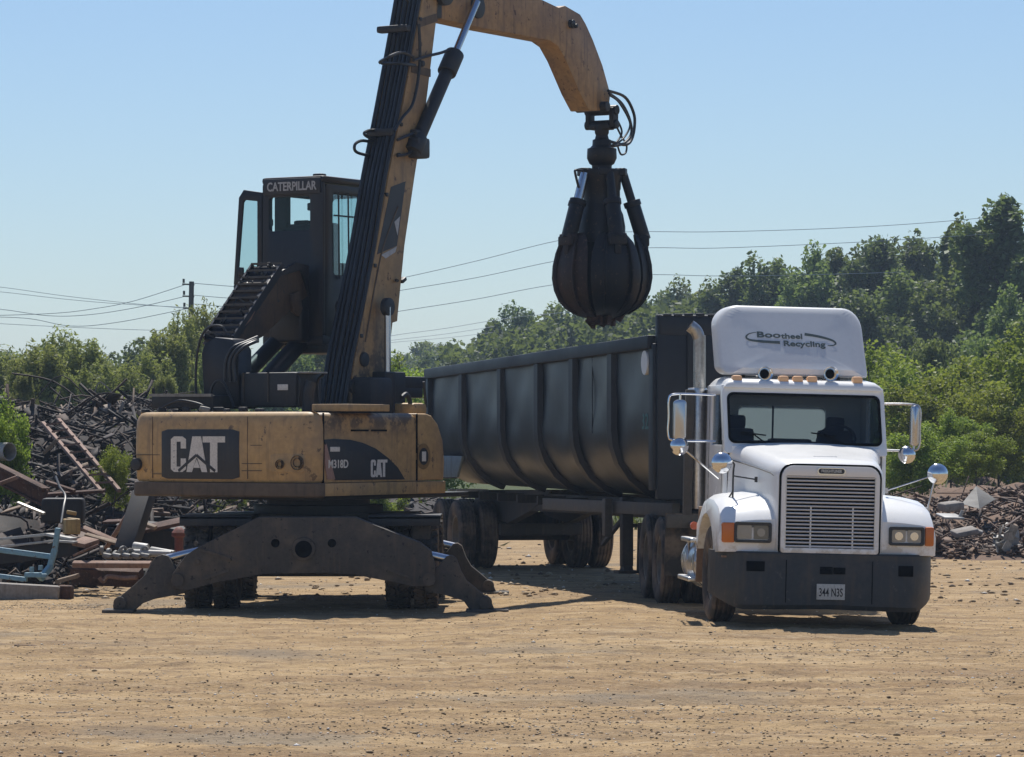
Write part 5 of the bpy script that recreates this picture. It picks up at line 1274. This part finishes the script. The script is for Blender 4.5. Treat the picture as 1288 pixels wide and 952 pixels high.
piece('metal_channel', pbar((-20, 690, 46), (70, 680, 45.8), .12, .03).bar(P(70, 680, 45.8), P(96, 682, 45.7), .12, .03), 'palepipe', 'lower of two white metal channels lying behind the blue frame', 'channel')
piece('side_plate', pbar((-20, 702, 46.05), (98, 689, 45.8), .03, .20), 'darkscrap', 'dark blue grey plate standing under the white channels', 'plate')
g = G().box(P(34, 744, 44.6)+Vector((-.45, 0, 0)), (1.75, .30, .235), .015, (0, .055, 0)); piece('concrete_slab', g, 'concrete', 'pale concrete beam at the front edge of the scrap pile', 'concrete beam')
piece('steel_box', G().box(P(82, 746, 44.7), (.19, .3, .20), .02), 'rust', 'short dark steel box at the end of the concrete beam', 'box')
g = G().box(P(80, 642, 47), (.56, .30, .34), .05); piece('old_tank', g, 'darkscrap', 'black rounded tank behind the bent rod', 'tank')
g = G(); g.tube(catmull([P(70, 599, 46.8), P(75, 612, 46.7), P(82, 623, 46.6), P(80, 638, 46.4), P(77, 658, 46.2)], 6), .015, 7); piece('bent_rod', g, 'steelgrey', 'thin bent rod rising above the blue post', 'rod', None, 0)
g = G().box(P(90, 662, 46.2), (.20, .25, .20), .02, (0, 0, .3)).box(P(92, 654, 46.2), (.16, .2, .05), .01, (0, .1, 0)).box(P(90, 645, 46.4), (.13, .1, .05), .01, (0, .2, .2)); piece('motor_block', g, 'mustard', 'mustard yellow motor block right of the blue post', 'motor')
for x0, y0, x1, y1, Y, w, h, m_, lab in (
    (5, 643, 34, 634, 46.6, .16, .015, 'wood', 'pale leaf shaped plate tipped on the pile left of the tank'),
    (22, 632, 56, 646, 46.2, .05, .03, 'steelgrey', 'thin grey bar lying across the pale plate'),
    (-10, 612, 22, 600, 47.6, .05, .05, 'rustlight', 'pale rusty angle bar under the long sloping beam'),
    (104, 664, 146, 682, 46.8, .10, .05, 'rustlight', 'rusty plank pair sloping right behind the pale pipes'),
    (108, 672, 150, 684, 46.5, .08, .03, 'wood', 'weathered strip just below the sloping rusty plank'),
    (98, 680, 116, 684, 45.9, .25, .06, 'rustlight', 'tan crumpled plate left of the pale pipe bundle'),
    (99, 696, 117, 688, 45.7, .22, .03, 'rustlight', 'tan curled sheet leaning below the crumpled plate'),
    (92, 709.5, 190, 710, 45.4, .10, .07, 'rustlight', 'long straight rusty channel in front of the pale pipe bundle'),
    (72, 731, 98, 724, 45.0, .08, .05, 'wood', 'short tan board beside the concrete beam'),
    (133, 690, 165, 640, 47.2, .06, .06, 'rustlight', 'rusty bar leaning against the dark post'),
    (170, 668, 240, 653, 49.0, .26, .05, 'rust', 'broad reddish rusty plate lying behind the stabilizer arm'),
    (165, 653, 196, 664, 48.8, .07, .05, 'wood', 'weathered stick on top of the reddish plate'),
    (150, 668, 232, 678, 49.2, .3, .30, 'darkscrap', 'dark steel trunk under the reddish plate'),
    (132, 656, 158, 655, 48.0, .12, .03, 'rust', 'rusty curved strip above the dark post foot'),
    (92, 722, 178, 726, 45.6, .2, .22, 'rust', 'dark rusty trough lying below the straight channel'),
    (58, 606, 94, 618, 48.6, .05, .05, 'rust', 'thin rusty bar at the foot of the ladder frame'),
    (60, 622, 132, 617, 48.8, .07, .04, 'rust', 'flat rusty bar under the ladder foot'),
    (55, 570, 72, 553, 53.6, .05, .05, 'wood', 'pale stick propped beside the ladder frame'),
    (170, 655, 160, 660, 48.2, .04, .04, 'steelgrey', 'short bright offcut near the dark post')):
    piece('scrap_bar' if w < .2 else 'scrap_plate', pbar((x0, y0, Y), (x1, y1, Y-.2), w, h, (0, -.35, 1)), m_, lab, 'scrap piece')
piece('steel_post', G().bar(P(181, 622, 46.6), P(158, 694, 46.0), .26, .20), 'darkscrap', 'thick dark post leaning below the corner of the machine', 'post')
g = G(); g.tube([P(150, 694, 45.8), P(216, 697, 45.6)], .045, 12).tube([P(168, 688, 45.9), P(186, 690.5, 45.85)], .07, 12).tube([P(190, 692, 45.85), P(219, 697, 45.7)], .05, 12); piece('pipe_bundle', g, 'palepipe', 'pale metal pipes with thick couplings lying side by side', 'pipe bundle')
g = G()
for k in range(7): g.lathe([(.03, -.03), (.06, -.02), (.06, .02), (.03, .03)], 12, Matrix.Translation(P(128+k*9, 692+(k % 3)*3, 45.7)) @ Matrix.Rotation(R(90), 4, 'Y') @ Matrix.Rotation(.3*k, 4, 'X'))
for k in range(5): g.cyl(P(130+k*12, 698, 45.65), P(140+k*12, 700, 45.6), .035, 10)
piece('pipe_fittings', g, 'fitting', 'dirty grey couplings heaped at the left end of the pale pipes', 'fittings')
g = G(); g.tube(catmull([P(125, 726, 45.2), P(130, 731, 45.2), P(136, 725, 45.2), P(155, 727, 45.2), P(172, 726, 45.1)], 5), .03, 8); piece('hook_bar', g, 'rustlight', 'rusty bar with a hooked end in front of the trough', 'hook')
g = G().lathe([(.001, 0), (.09, 0), (.09, .04), (.06, .06), (.06, .26), (.10, .28), (.10, .33), (.075, .36), (.04, .40), (.001, .41)], 16, Matrix.Translation(P(225, 700, 48)))
piece('hydrant_stub', g, 'red', 'dull red valve stub with a domed cap beside the stabilizer beam', 'valve', None, 0)
g = G().prism([(-.17, 0), (.02, .03), (.20, .0), (.05, .19)], 0, .03, 'xz'); o = piece('plastic_sheet', g, 'palegreen', 'pale green plastic sheet seen under the machine belly', 'sheet'); o.location = P(334, 648, 51)
# right mound pieces
g = G(); a, b, c_, d_ = P(1210, 634, 62), P(1228, 612, 63), P(1252, 628, 62.4), P(1233, 642, 61.4)
up_ = Vector((0, .02, .012)); g.loft([[a, b, P(1232, 640, 61.6)], [a+up_, b+up_, P(1232, 640, 61.6)+up_]]).loft([[b, c_, P(1232, 640, 61.6)], [b+up_, c_+up_, P(1232, 640, 61.6)+up_]])
piece('sheet_metal', g, paint('dull_sheet', (.10, .097, .09), (.08, .065, .05), .5, 3, .7), 'grey sheet metal folded into a tent on the right mound', 'sheet metal', None, 0)
piece('white_panel', G().box(P(1195, 649.5, 60.3), (.36, .5, .04), .01, (0.12, .03, .2)), 'palepipe', 'flat pale panel lying above the headlight on the right mound', 'panel')
piece('steel_tube', G().cyl(P(1206, 653, 60.2), P(1211, 642, 60.2), .03, 10), 'palepipe', 'short white tube standing on the right mound', 'tube')
piece('concrete_chunk', G().box(P(1213, 669, 59.6), (.42, .3, .10), .03, (.2, -.18, .3)).box(P(1226, 668, 59.8), (.28, .2, .09), .03, (.1, .3, -.2)), 'concrete', 'flat tan concrete chunk halfway down the right mound', 'concrete', None, .01)
piece('concrete_chunk', G().box(P(1196, 637, 61.0), (.40, .3, .16), .05, (.1, -.1, .4)), 'concrete', 'pale broken block at the top of the right mound', 'concrete', None, .01)
g = G(); rr = random.Random(9)
for k in range(26):
    p = P(1262+rr.uniform(-10, 16), 685+rr.uniform(-16, 14), 58.6+rr.uniform(-.3, .3)); g.box(p, (rr.uniform(.08, .35), rr.uniform(.05, .2), .012), 0, (rr.random()*3, rr.random()*3, rr.random()*3))
piece('crumpled_metal', g, 'fitting', 'shiny crumpled sheet scrap at the foot of the right mound', 'scrap metal', None, 0)
for k, (x, y, Y) in enumerate(((32, 812, 34.5), (85, 897, 26.4))):
    piece('wood_chip', G().bar(P(x-14, y, Y), P(x+14, y+.5, Y+.05), .06, .02), 'wood' if k else 'rust', ('dark flat strip lying on the dirt below the pile', 'pale wood sliver lying on the open dirt')[k], 'wood chip')
# ================================================================== TREES
def leaves(cent, rad, per, leaf, seed, asp=.62, stretch=(1, 1, 1), up=.35):
    r = np.random.default_rng(seed); n = len(cent); k = (per*np.clip((rad/rad.mean())**2, .4, 2.5)).astype(int); idx = np.repeat(np.arange(n), k); m = len(idx)
    d = r.normal(size=(m, 3)); d /= np.linalg.norm(d, axis=1)[:, None]; q = r.random(m)**.5*1.15
    p = cent[idx]+d*q[:, None]*rad[idx][:, None]*np.array(stretch)
    nrm = r.normal(size=(m, 3))+np.array([0, 0, up*2]); nrm /= np.linalg.norm(nrm, axis=1)[:, None]
    u = np.cross(nrm, r.normal(size=(m, 3))); u /= np.linalg.norm(u, axis=1)[:, None]; v = np.cross(nrm, u)
    s = leaf*(.6+.8*r.random(m))[:, None]
    co = np.stack([p+u*s, p+v*s*asp+nrm*s*.15, p-u*s, p-v*s*asp+nrm*s*.15], 1).reshape(-1, 3)
    return co, np.arange(m*4).reshape(-1, 4)
def make_tree(H, W, nc, per, leaf, seed, style, mat):
    """trunk with limbs, and a crown of leaf clumps along the limbs; unit tree of height H and half width W"""
    r = random.Random(seed); cent = []; rad = []; g = G()
    lean = Vector((r.uniform(-.04, .04)*H, r.uniform(-.04, .04)*H, 0))
    def tr_(t): return Vector((lean.x*t*t, lean.y*t*t, H*t*.94))
    g.tube([tr_(i/8) for i in range(9)], [max(.012*H*(1-i/8.6)**.9, .004*H) for i in range(9)], 7)
    if style == 'willow':
        for i in range(nc):
            t = r.uniform(.22, 1)**.8; a = r.random()*6.283; w = W*(1.05-.75*t)*math.sqrt(r.random()); p = tr_(t)+Vector((w*math.cos(a), w*math.sin(a), r.uniform(-.05, .05)*H)); cent.append(p); rad.append(H*r.uniform(.035, .075))
            if i % 3 == 0: g.tube([tr_(max(.05, t-.35)), (tr_(t-.1)+p)/2, p], [.006*H, .004*H, .002*H], 5)
        co, f = leaves(np.array([tuple(c) for c in cent]), np.array(rad), per, leaf, seed, .32, (.6, .6, 1.9), .0)
    else:
        nl = 13 if style == 'tall' else 9
        for i in range(nl):
            t0 = .18+.70*i/nl if style == 'tall' else .10+.55*i/nl
            a = i*2.4+r.uniform(-.5, .5); reach = W*(.55+.5*r.random())*(math.sin(math.pi*(.22+.72*i/nl)) if style == 'tall' else 1.0)
            rise = H*(r.uniform(.10, .24) if style == 'tall' else r.uniform(.18, .42)); b = tr_(t0); e = b+Vector((reach*math.cos(a), reach*math.sin(a), rise)); e.z = min(e.z, H*.97)
            mid_ = b.lerp(e, .5)+Vector((0, 0, rise*.12)); g.tube(catmull([b, mid_, e], 3), [.0065*H*(1-.13*j) for j in range(7)], 5)
            for j in range(int(nc/nl)):
                q = r.uniform(.3, 1.12); p = b.lerp(e, q)+Vector((r.gauss(0, .16), r.gauss(0, .16), r.gauss(.05, .16)))*W; p.z = max(p.z, H*.10); cent.append(p); rad.append(W*r.uniform(.12, .32))
        for i in range(nc//5): p = tr_(r.uniform(.5, 1.0))+Vector((r.gauss(0, .14)*W, r.gauss(0, .14)*W, H*.03)); cent.append(p); rad.append(W*r.uniform(.14, .26))
        co, f = leaves(np.array([tuple(c) for c in cent]), np.array(rad), per, leaf, seed, .62, (.85, .85, 1.3) if style == 'tall' else (1, 1, .85), .55)
    return npmesh('crown', co, f, M[mat]), g.mesh('trunk'), float(np.quantile(co[:, 2], .995))
V_ = {}
for k, (H, W, nc, per, leaf, st, mat) in {
    'tallA': (13, 3.0, 90, 150, .15, 'tall', 'leaf_dark'), 'tallB': (13, 2.5, 85, 150, .15, 'tall', 'leaf_dark'), 'tallC': (12, 3.3, 95, 150, .155, 'tall', 'leaf_mid'),
    'roundA': (8, 3.4, 95, 140, .135, 'round', 'leaf_mid'), 'roundB': (8, 3.0, 85, 140, .135, 'round', 'leaf_dark'),
    'limeA': (4.2, 1.9, 80, 150, .065, 'round', 'leaf_lime'), 'limeB': (4.6, 1.7, 80, 150, .065, 'round', 'leaf_lime'),
    'willA': (5.2, 1.5, 130, 110, .075, 'willow', 'leaf_willow'), 'willB': (5.2, 1.8, 120, 120, .075, 'willow', 'leaf_willow')}.items():
    V_[k] = (H, W)+make_tree(H, W, nc, per, leaf, sum(map(ord, k)), st, mat)
def tree(px, ty, Y, var, ws, label, cat='tree', name=None, group=None, bz=None):
    H, W, cm, tm, hz_ = V_[var]; p = P(px, ty, Y); b = 0.0
    if bz is not None: b = bz
    elif Y < 84: b = float(max(hleft(p.x, Y) if p.x < 4.4 else hright(p.x, Y), 0))
    sc = (p.z-b)/hz_
    o = thing(name or {'t': 'broadleaf_tree', 'r': 'round_tree', 'l': 'leafy_bush', 'w': 'willow_tree'}[var[0]], label, cat, (p.x, Y, b), (0, 0, random.random()*6.28), group)
    o.scale = (sc*ws, sc*ws, sc)
    place(cm, 'crown', cm.materials[0], o); place(tm, 'trunk', M['bark'], o); return o
def place_ok(): pass
WOOD = 'trees of the wood behind the trailer and truck'
FARL = 'broadleaf tree in the far low wood, its crown merging with its neighbours'
for a in (
    (1266, 258, 150, 'tallB', 1.15, 'tallest dark tree at the end of the wood, rising highest of all'),
    (1234, 285, 158, 'tallA', .85, 'tall dark tree standing against the tallest one at the wood end'),
    (1190, 300, 172, 'tallB', 1.0, 'tall dark tree right of the truck mirror with a level top'),
    (1150, 303, 178, 'tallA', .95, 'dark tree of the wood standing straight behind the truck side mirror'),
    (1105, 308, 176, 'tallB', 1.1, 'dark pointed tree just right of the roof deflector edge'),
    (1062, 314, 182, 'tallA', .95, 'dark tree above the right half of the white roof deflector'),
    (1015, 322, 180, 'tallC', .9, 'dark spreading tree above the lettering of the roof deflector'),
    (970, 331, 184, 'tallA', 1.0, 'dark tree above the left half of the white roof deflector'),
    (930, 346, 188, 'tallB', 1.15, 'dark tree over the exhaust stack, first high one of the wood'),
    (893, 364, 205, 'tallC', .95, 'paler tree above the front wall of the trailer'),
    (855, 362, 212, 'tallC', .9, 'paler tree just right of the grapple, over the trailer'),
    (815, 374, 205, 'tallA', .9, 'tree half hidden by the right side of the grapple'),
    (775, 388, 214, 'tallC', .9, 'tree directly below the grapple tips'),
    (728, 388, 210, 'tallA', .95, 'tree half hidden by the left side of the grapple'),
    (690, 394, 208, 'tallC', .95, 'mid green tree left of the grapple over the trailer rail'),
    (652, 388, 215, 'tallA', .8, 'darker pointed tree in the middle of the trailer rail'),
    (618, 408, 222, 'tallB', 1.1, 'dark tree stepping down toward the rear end of the trailer'),
    (592, 436, 230, 'roundB', .9, 'small tree at the low end of the wood over the trailer rear'),
    (1215, 340, 165, 'tallC', 1.0, 'mid green tree filling the wood below the tallest trees'),
    (1130, 352, 168, 'tallC', 1.0, 'lower tree in front of the wood beside the deflector'),
    (1085, 372, 160, 'roundB', .9, 'lower dark tree tucked behind the deflector corner'),
    (1262, 372, 140, 'tallC', .9, 'mid green tree in front of the tallest dark tree'),
    (950, 372, 190, 'tallC', 1.0, 'lower tree filling the wood left of the deflector')):
    tree(*a, group=WOOD)
for a in ((562, 437, 330, 'roundB', 1.0), (535, 433, 340, 'roundA', .8), (508, 448, 335, 'roundB', 1.0), (480, 452, 338, 'roundA', 1.0), (1, 446, 330, 'roundB', 1.3), (455, 440, 330, 'roundB', 1.0)):
    tree(*a, FARL, group='trees of the far low wood', bz=0)
for a in (
    (1178, 432, 120, 'roundA', .62, 'pale green tree crown above the lime bushes right of the truck'),
    (1242, 430, 118, 'roundA', .62, 'pale green tree crown at the wood edge under the tallest tree'),
    (350, 438, 150, 'roundA', .7, 'pale tree seen between the cab riser and the exhaust pipe'),
    (382, 421, 156, 'roundA', .7, 'pale tree seen straight below the raised cab'),
    (412, 432, 160, 'roundB', .8, 'darker tree seen in the gap left of the boom'),
    (172, 433, 150, 'roundB', .85, 'dense dark round tree behind the willows left of the pole'),
    (112, 450, 152, 'roundB', .8, 'low dark round tree between the feathery willows')):
    tree(*a)
for a in (
    (1098, 440, 92, 'limeA', .9, 'bright lime bush beside the truck side mirror bracket'),
    (1132, 470, 84, 'limeB', 1.0, 'bright lime bush just behind the hanging side mirror'),
    (1172, 478, 82, 'limeA', 1.1, 'lime bush above the round fender mirror'),
    (1216, 462, 86, 'limeB', 1.0, 'lime bush on the mound over the folded sheet metal'),
    (1256, 490, 80, 'limeA', 1.0, 'lime bush at the end of the rubble mound'),
    (1275, 420, 96, 'limeB', 1.0, 'taller lime bush under the tallest dark tree'),
    (1160, 540, 72, 'limeB', 1.2, 'low bush growing low between mirror and mound'),
    (1228, 545, 73, 'limeA', 1.2, 'low bush spilling onto the rubble mound'),
    (1196, 520, 78, 'limeB', 1.1, 'shaded bush between the two lime bushes of the mound'),
    (1122, 560, 74, 'limeA', 1.0, 'low shaded bush beside the truck hood'),
    (8, 506, 50.5, 'limeB', .62, 'bright bush behind the pale open pipe'),
    (141, 564, 51.5, 'limeA', .62, 'small bright bush at the foot of the ladder frame'),
    (292, 610, 62, 'limeA', 1.4, 'low weedy bush seen under the machine belly'),
    (478, 612, 66, 'limeB', 1.4, 'low weedy bush seen between belly and right wheels'),
    (520, 470, 90, 'limeA', .9, 'pale bush behind the trailer rear and boom foot'),
    (500, 455, 96, 'limeB', .8, 'pale bush behind the boom cylinder rod'),
    (548, 480, 92, 'limeA', .9, 'low pale bush beside the trailer rear post')):
    tree(*a, cat='bush')
for a in (
    (14, 448, 92, 'willA', 1.2, 'feathery willow cut by the photo edge above the pale pipe'),
    (44, 440, 88, 'willB', 1.1, 'feathery willow second in the row from the photo edge'),
    (70, 424, 96, 'willA', 1.1, 'taller feathery willow above the ladder frame'),
    (98, 432, 90, 'willB', 1.0, 'yellowish willow right of the tall one above the ladder'),
    (126, 462, 86, 'willA', 1.2, 'low yellowish willow in front of the dark round tree'),
    (158, 462, 88, 'willB', 1.1, 'low yellowish willow under the dark round tree'),
    (190, 448, 90, 'willA', 1.1, 'feathery willow two clumps left of the pole'),
    (214, 420, 95, 'willB', .9, 'thin feathery willow just left of the pole'),
    (236, 400, 99, 'willA', .8, 'tallest thin willow growing in front of the pole'),
    (258, 390, 101, 'willB', .6, 'sparse willow crown between pole and cab riser'),
    (275, 440, 90, 'willA', 1.0, 'willow half hidden by the riser column'),
    (30, 470, 80, 'willB', 1.2, 'low yellow green shrub on the mound near the photo edge'),
    (84, 474, 79, 'willA', 1.3, 'low yellow green shrub behind the top of the ladder'),
    (205, 474, 80, 'willB', 1.2, 'low yellow green shrub behind the machine roof hatch'),
    (245, 480, 78, 'willA', 1.2, 'low yellow green shrub beside the riser hand rail')):
    tree(*a, group='willows along the left mound')
# far wood as one mass behind the separate trees
r = np.random.default_rng(8); n = 1500
px_ = np.concatenate([r.uniform(560, 1330, 1150), r.uniform(-60, 560, 350)]); Yf = np.where(px_ > 560, r.uniform(190, 230, n), r.uniform(190, 340, n))
top_ = np.interp(px_, [-60, 300, 480, 560, 600, 660, 720, 850, 930, 1010, 1110, 1200, 1330], [462, 455, 462, 452, 440, 420, 410, 392, 372, 350, 332, 325, 330])
zt_ = CAMZ+(HY-top_)/F*Yf; cz = zt_*r.random(n)**.75
cent = np.stack([(px_-CX)/F*Yf, Yf, cz], 1)
co, f = leaves(cent, r.uniform(.6, 1.3, n), 70, .22, 8)
o = bpy.data.objects.new('distant_woods', npmesh('distant_woods', co, f, M['leaf_dark'])); col.objects.link(o); tag(o, 'dark leafy mass of the wood behind the nearer trees', None, None, 'stuff')
# ground weeds at the edge of the yard and in front of the woods
r = np.random.default_rng(9); n = 9000
wx = np.concatenate([r.uniform(-26, 30, 6000), r.normal(-4.2, 1.0, 1500), r.uniform(-26, 30, 1500)]); wy = np.concatenate([r.uniform(76, 110, 6000), r.normal(62, 3, 1500), r.uniform(82, 110, 1500)])
wz = np.maximum(0, np.where(wy < 84, np.where(wx < 4.4, hleft(wx, wy), hright(wx, wy)), 0)); hgt = r.uniform(.08, .28, n); a = r.uniform(0, 6.28, n); wd = .03+.03*r.random(n); lx, ly = r.normal(0, .14, n), r.normal(0, .14, n)
co = np.stack([np.stack([wx-np.cos(a)*wd, wy-np.sin(a)*wd, wz], 1), np.stack([wx+np.cos(a)*wd, wy+np.sin(a)*wd, wz], 1), np.stack([wx+lx, wy+ly, wz+hgt], 1)], 1).reshape(-1, 3)
o = bpy.data.objects.new('weeds', npmesh('weeds', co, np.arange(n*3).reshape(-1, 3), M['grassy'])); col.objects.link(o); tag(o, 'rough weeds growing round the edge of the yard', None, None, 'stuff')

# ================================================================== POLE AND WIRES
YP = 120
b = P(236, 470, YP); b.z = 0; tp = P(241, 354, YP)
po = thing('utility_pole', 'dark leaning wooden utility pole behind the willows', 'utility pole', tuple(b))
tp_l = tp-b
G().tube([(0, 0, 0), tp_l*.5, tp_l], [.11, .10, .085], 12).build('pole', M['polewood'], po)
for y, w in ((358, .22), (373, .20), (388, .18)):
    k = (P(240, y, YP).z)/tp.z; c_ = tp_l*k
    arm_ = G().bar(c_+Vector((-w-.1, 0, .02)), c_+Vector((.1, 0, 0)), .05, .05).build('insulator_arm', M['polewood'], po)
    G().cyl(c_+Vector((-w-.05, 0, .06)), c_+Vector((-w-.05, 0, .2)), .04, 8).build('insulator', M['rail'], arm_)
def wire(pts, label, Y0=YP, Y1=None, rad=.011, grp='power lines across the sky'):
    n = len(pts); Y1 = Y1 or Y0
    g = G(); g.tube(catmull([P(x, y, Y0+(Y1-Y0)*i/(n-1)) for i, (x, y) in enumerate(pts)], 8), rad, 6)
    o = g.build('power_line', M['cable']); tag(o, label, 'power line', grp)
wire([(-60, 398), (60, 394.5), (120, 388), (170, 378), (236, 357)], 'power line sagging left from the top arm of the pole')
wire([(-60, 388), (0, 389), (60, 397), (110, 396), (170, 387), (236, 372)], 'power line sagging left from the middle arm of the pole')
wire([(-60, 398), (30, 400), (90, 410), (150, 405), (236, 388)], 'power line sagging left from the lowest arm of the pole')
wire([(-60, 357), (0, 361), (80, 372), (160, 381), (236, 388)], 'highest of the distant lines falling from the photo edge to the pole', 150)
wire([(-60, 364), (0, 367), (80, 376), (150, 382), (260, 388)], 'second of the distant lines falling from the photo edge', 152)
wire([(-60, 403), (0, 407), (100, 412), (200, 415.5), (300, 417)], 'lowest nearly level line over the willows', 155)
for y0, y1, nm in ((356, 364, 'upper'), (371, 377, 'middle'), (382, 389, 'lower')):
    wire([(241, y0), (290, y0+4), (340, y1), (420, y1-1)], f'{nm} of the three lines running right from the pole to the cab')
wire([(440, 362), (508, 349), (600, 328), (700, 303), (780, 292), (900, 291.5), (1050, 287), (1180, 279), (1340, 264)], 'highest line above the wood, behind boom and grapple', 140, 150, .013)
wire([(440, 376), (508, 364.5), (600, 349), (700, 328), (800, 312.5), (900, 312), (1050, 306), (1180, 298.5), (1340, 287)], 'second highest line above the wood, behind boom and grapple', 140, 150, .013)
wire([(440, 401), (508, 390.5), (600, 376), (690, 359), (800, 346), (900, 347), (1000, 346), (1140, 342)], 'third line, passing behind the widest part of the grapple', 140, 150, .013)
wire([(440, 432), (500, 421), (560, 413), (640, 400), (720, 392)], 'lower line just above the trees left of the grapple', 140, 160, .011)
wire([(440, 434), (500, 427), (560, 420), (620, 411)], 'faint line ending in the trees over the trailer rail', 140, 160, .010)
wire([(440, 437), (500, 430), (560, 425), (620, 418)], 'faintest low line over the rear end of the trailer', 140, 160, .009)
# ------------------------------------------------------------------ mild air haze, tinted blue to lift the darks like lens flare
hz_m = bpy.data.materials.new('air'); hz_m.use_nodes = True; ht = hz_m.node_tree; ht.nodes.clear()
ho = ht.nodes.new('ShaderNodeOutputMaterial'); pv = ht.nodes.new('ShaderNodeVolumePrincipled')
pv.inputs['Color'].default_value = (.62, .79, 1, 1); pv.inputs['Density'].default_value = HAZE; pv.inputs['Anisotropy'].default_value = .25
ht.links.new(pv.outputs[0], ho.inputs['Volume'])
hb_ = G().box((0, 2350, 11), (8100, 5400, 26)).build('haze', hz_m); tag(hb_, 'thin bluish haze over the whole yard, lifting its dark tones', None, None, 'stuff')
# ------------------------------------------------------------------ daylight
SUN_EL, SUN_AZ = 58, -4                    # azimuth from straight behind the scene, negative is left
el, az = R(SUN_EL), R(SUN_AZ)
sd = Vector((math.sin(az)*math.cos(el), math.cos(az)*math.cos(el), math.sin(el)))
ld = bpy.data.lights.new('sun', 'SUN'); ld.energy = 4.7; ld.angle = R(.53); ld.color = (1, .955, .89)
lo_ = bpy.data.objects.new('sun', ld); col.objects.link(lo_); lo_.rotation_euler = (-sd).to_track_quat('-Z', 'Y').to_euler(); lo_.location = (0, 40, 60)
w = bpy.data.worlds.new('World'); scene.world = w; w.use_nodes = True
nt = w.node_tree; bgn = nt.nodes['Background']
sky = nt.nodes.new('ShaderNodeTexSky'); sky.sky_type = 'NISHITA'; sky.sun_disc = False; sky.sun_elevation = el
sky.sun_rotation = az % (2*math.pi)
sky.air_density = 1.0; sky.dust_density = .35; sky.ozone_density = 2.5; sky.altitude = 0
tint = nt.nodes.new('ShaderNodeMix'); tint.data_type = 'RGBA'; tint.blend_type = 'MULTIPLY'; tint.inputs[0].default_value = 1; tint.inputs[7].default_value = (.86, .955, 1.10, 1)
nt.links.new(sky.outputs[0], tint.inputs[6]); nt.links.new(tint.outputs[2], bgn.inputs['Color']); bgn.inputs['Strength'].default_value = .078
vs_ = scene.view_settings; vs_.view_transform = 'Standard'; vs_.look = 'None'; vs_.gamma = 1; vs_.exposure = EXPOSURE; vs_.use_curve_mapping = False
scene.cycles.max_bounces = 8; scene.cycles.transparent_max_bounces = 16; scene.cycles.use_denoising = True
scene.render.resolution_x = 1024; scene.render.resolution_y = 757
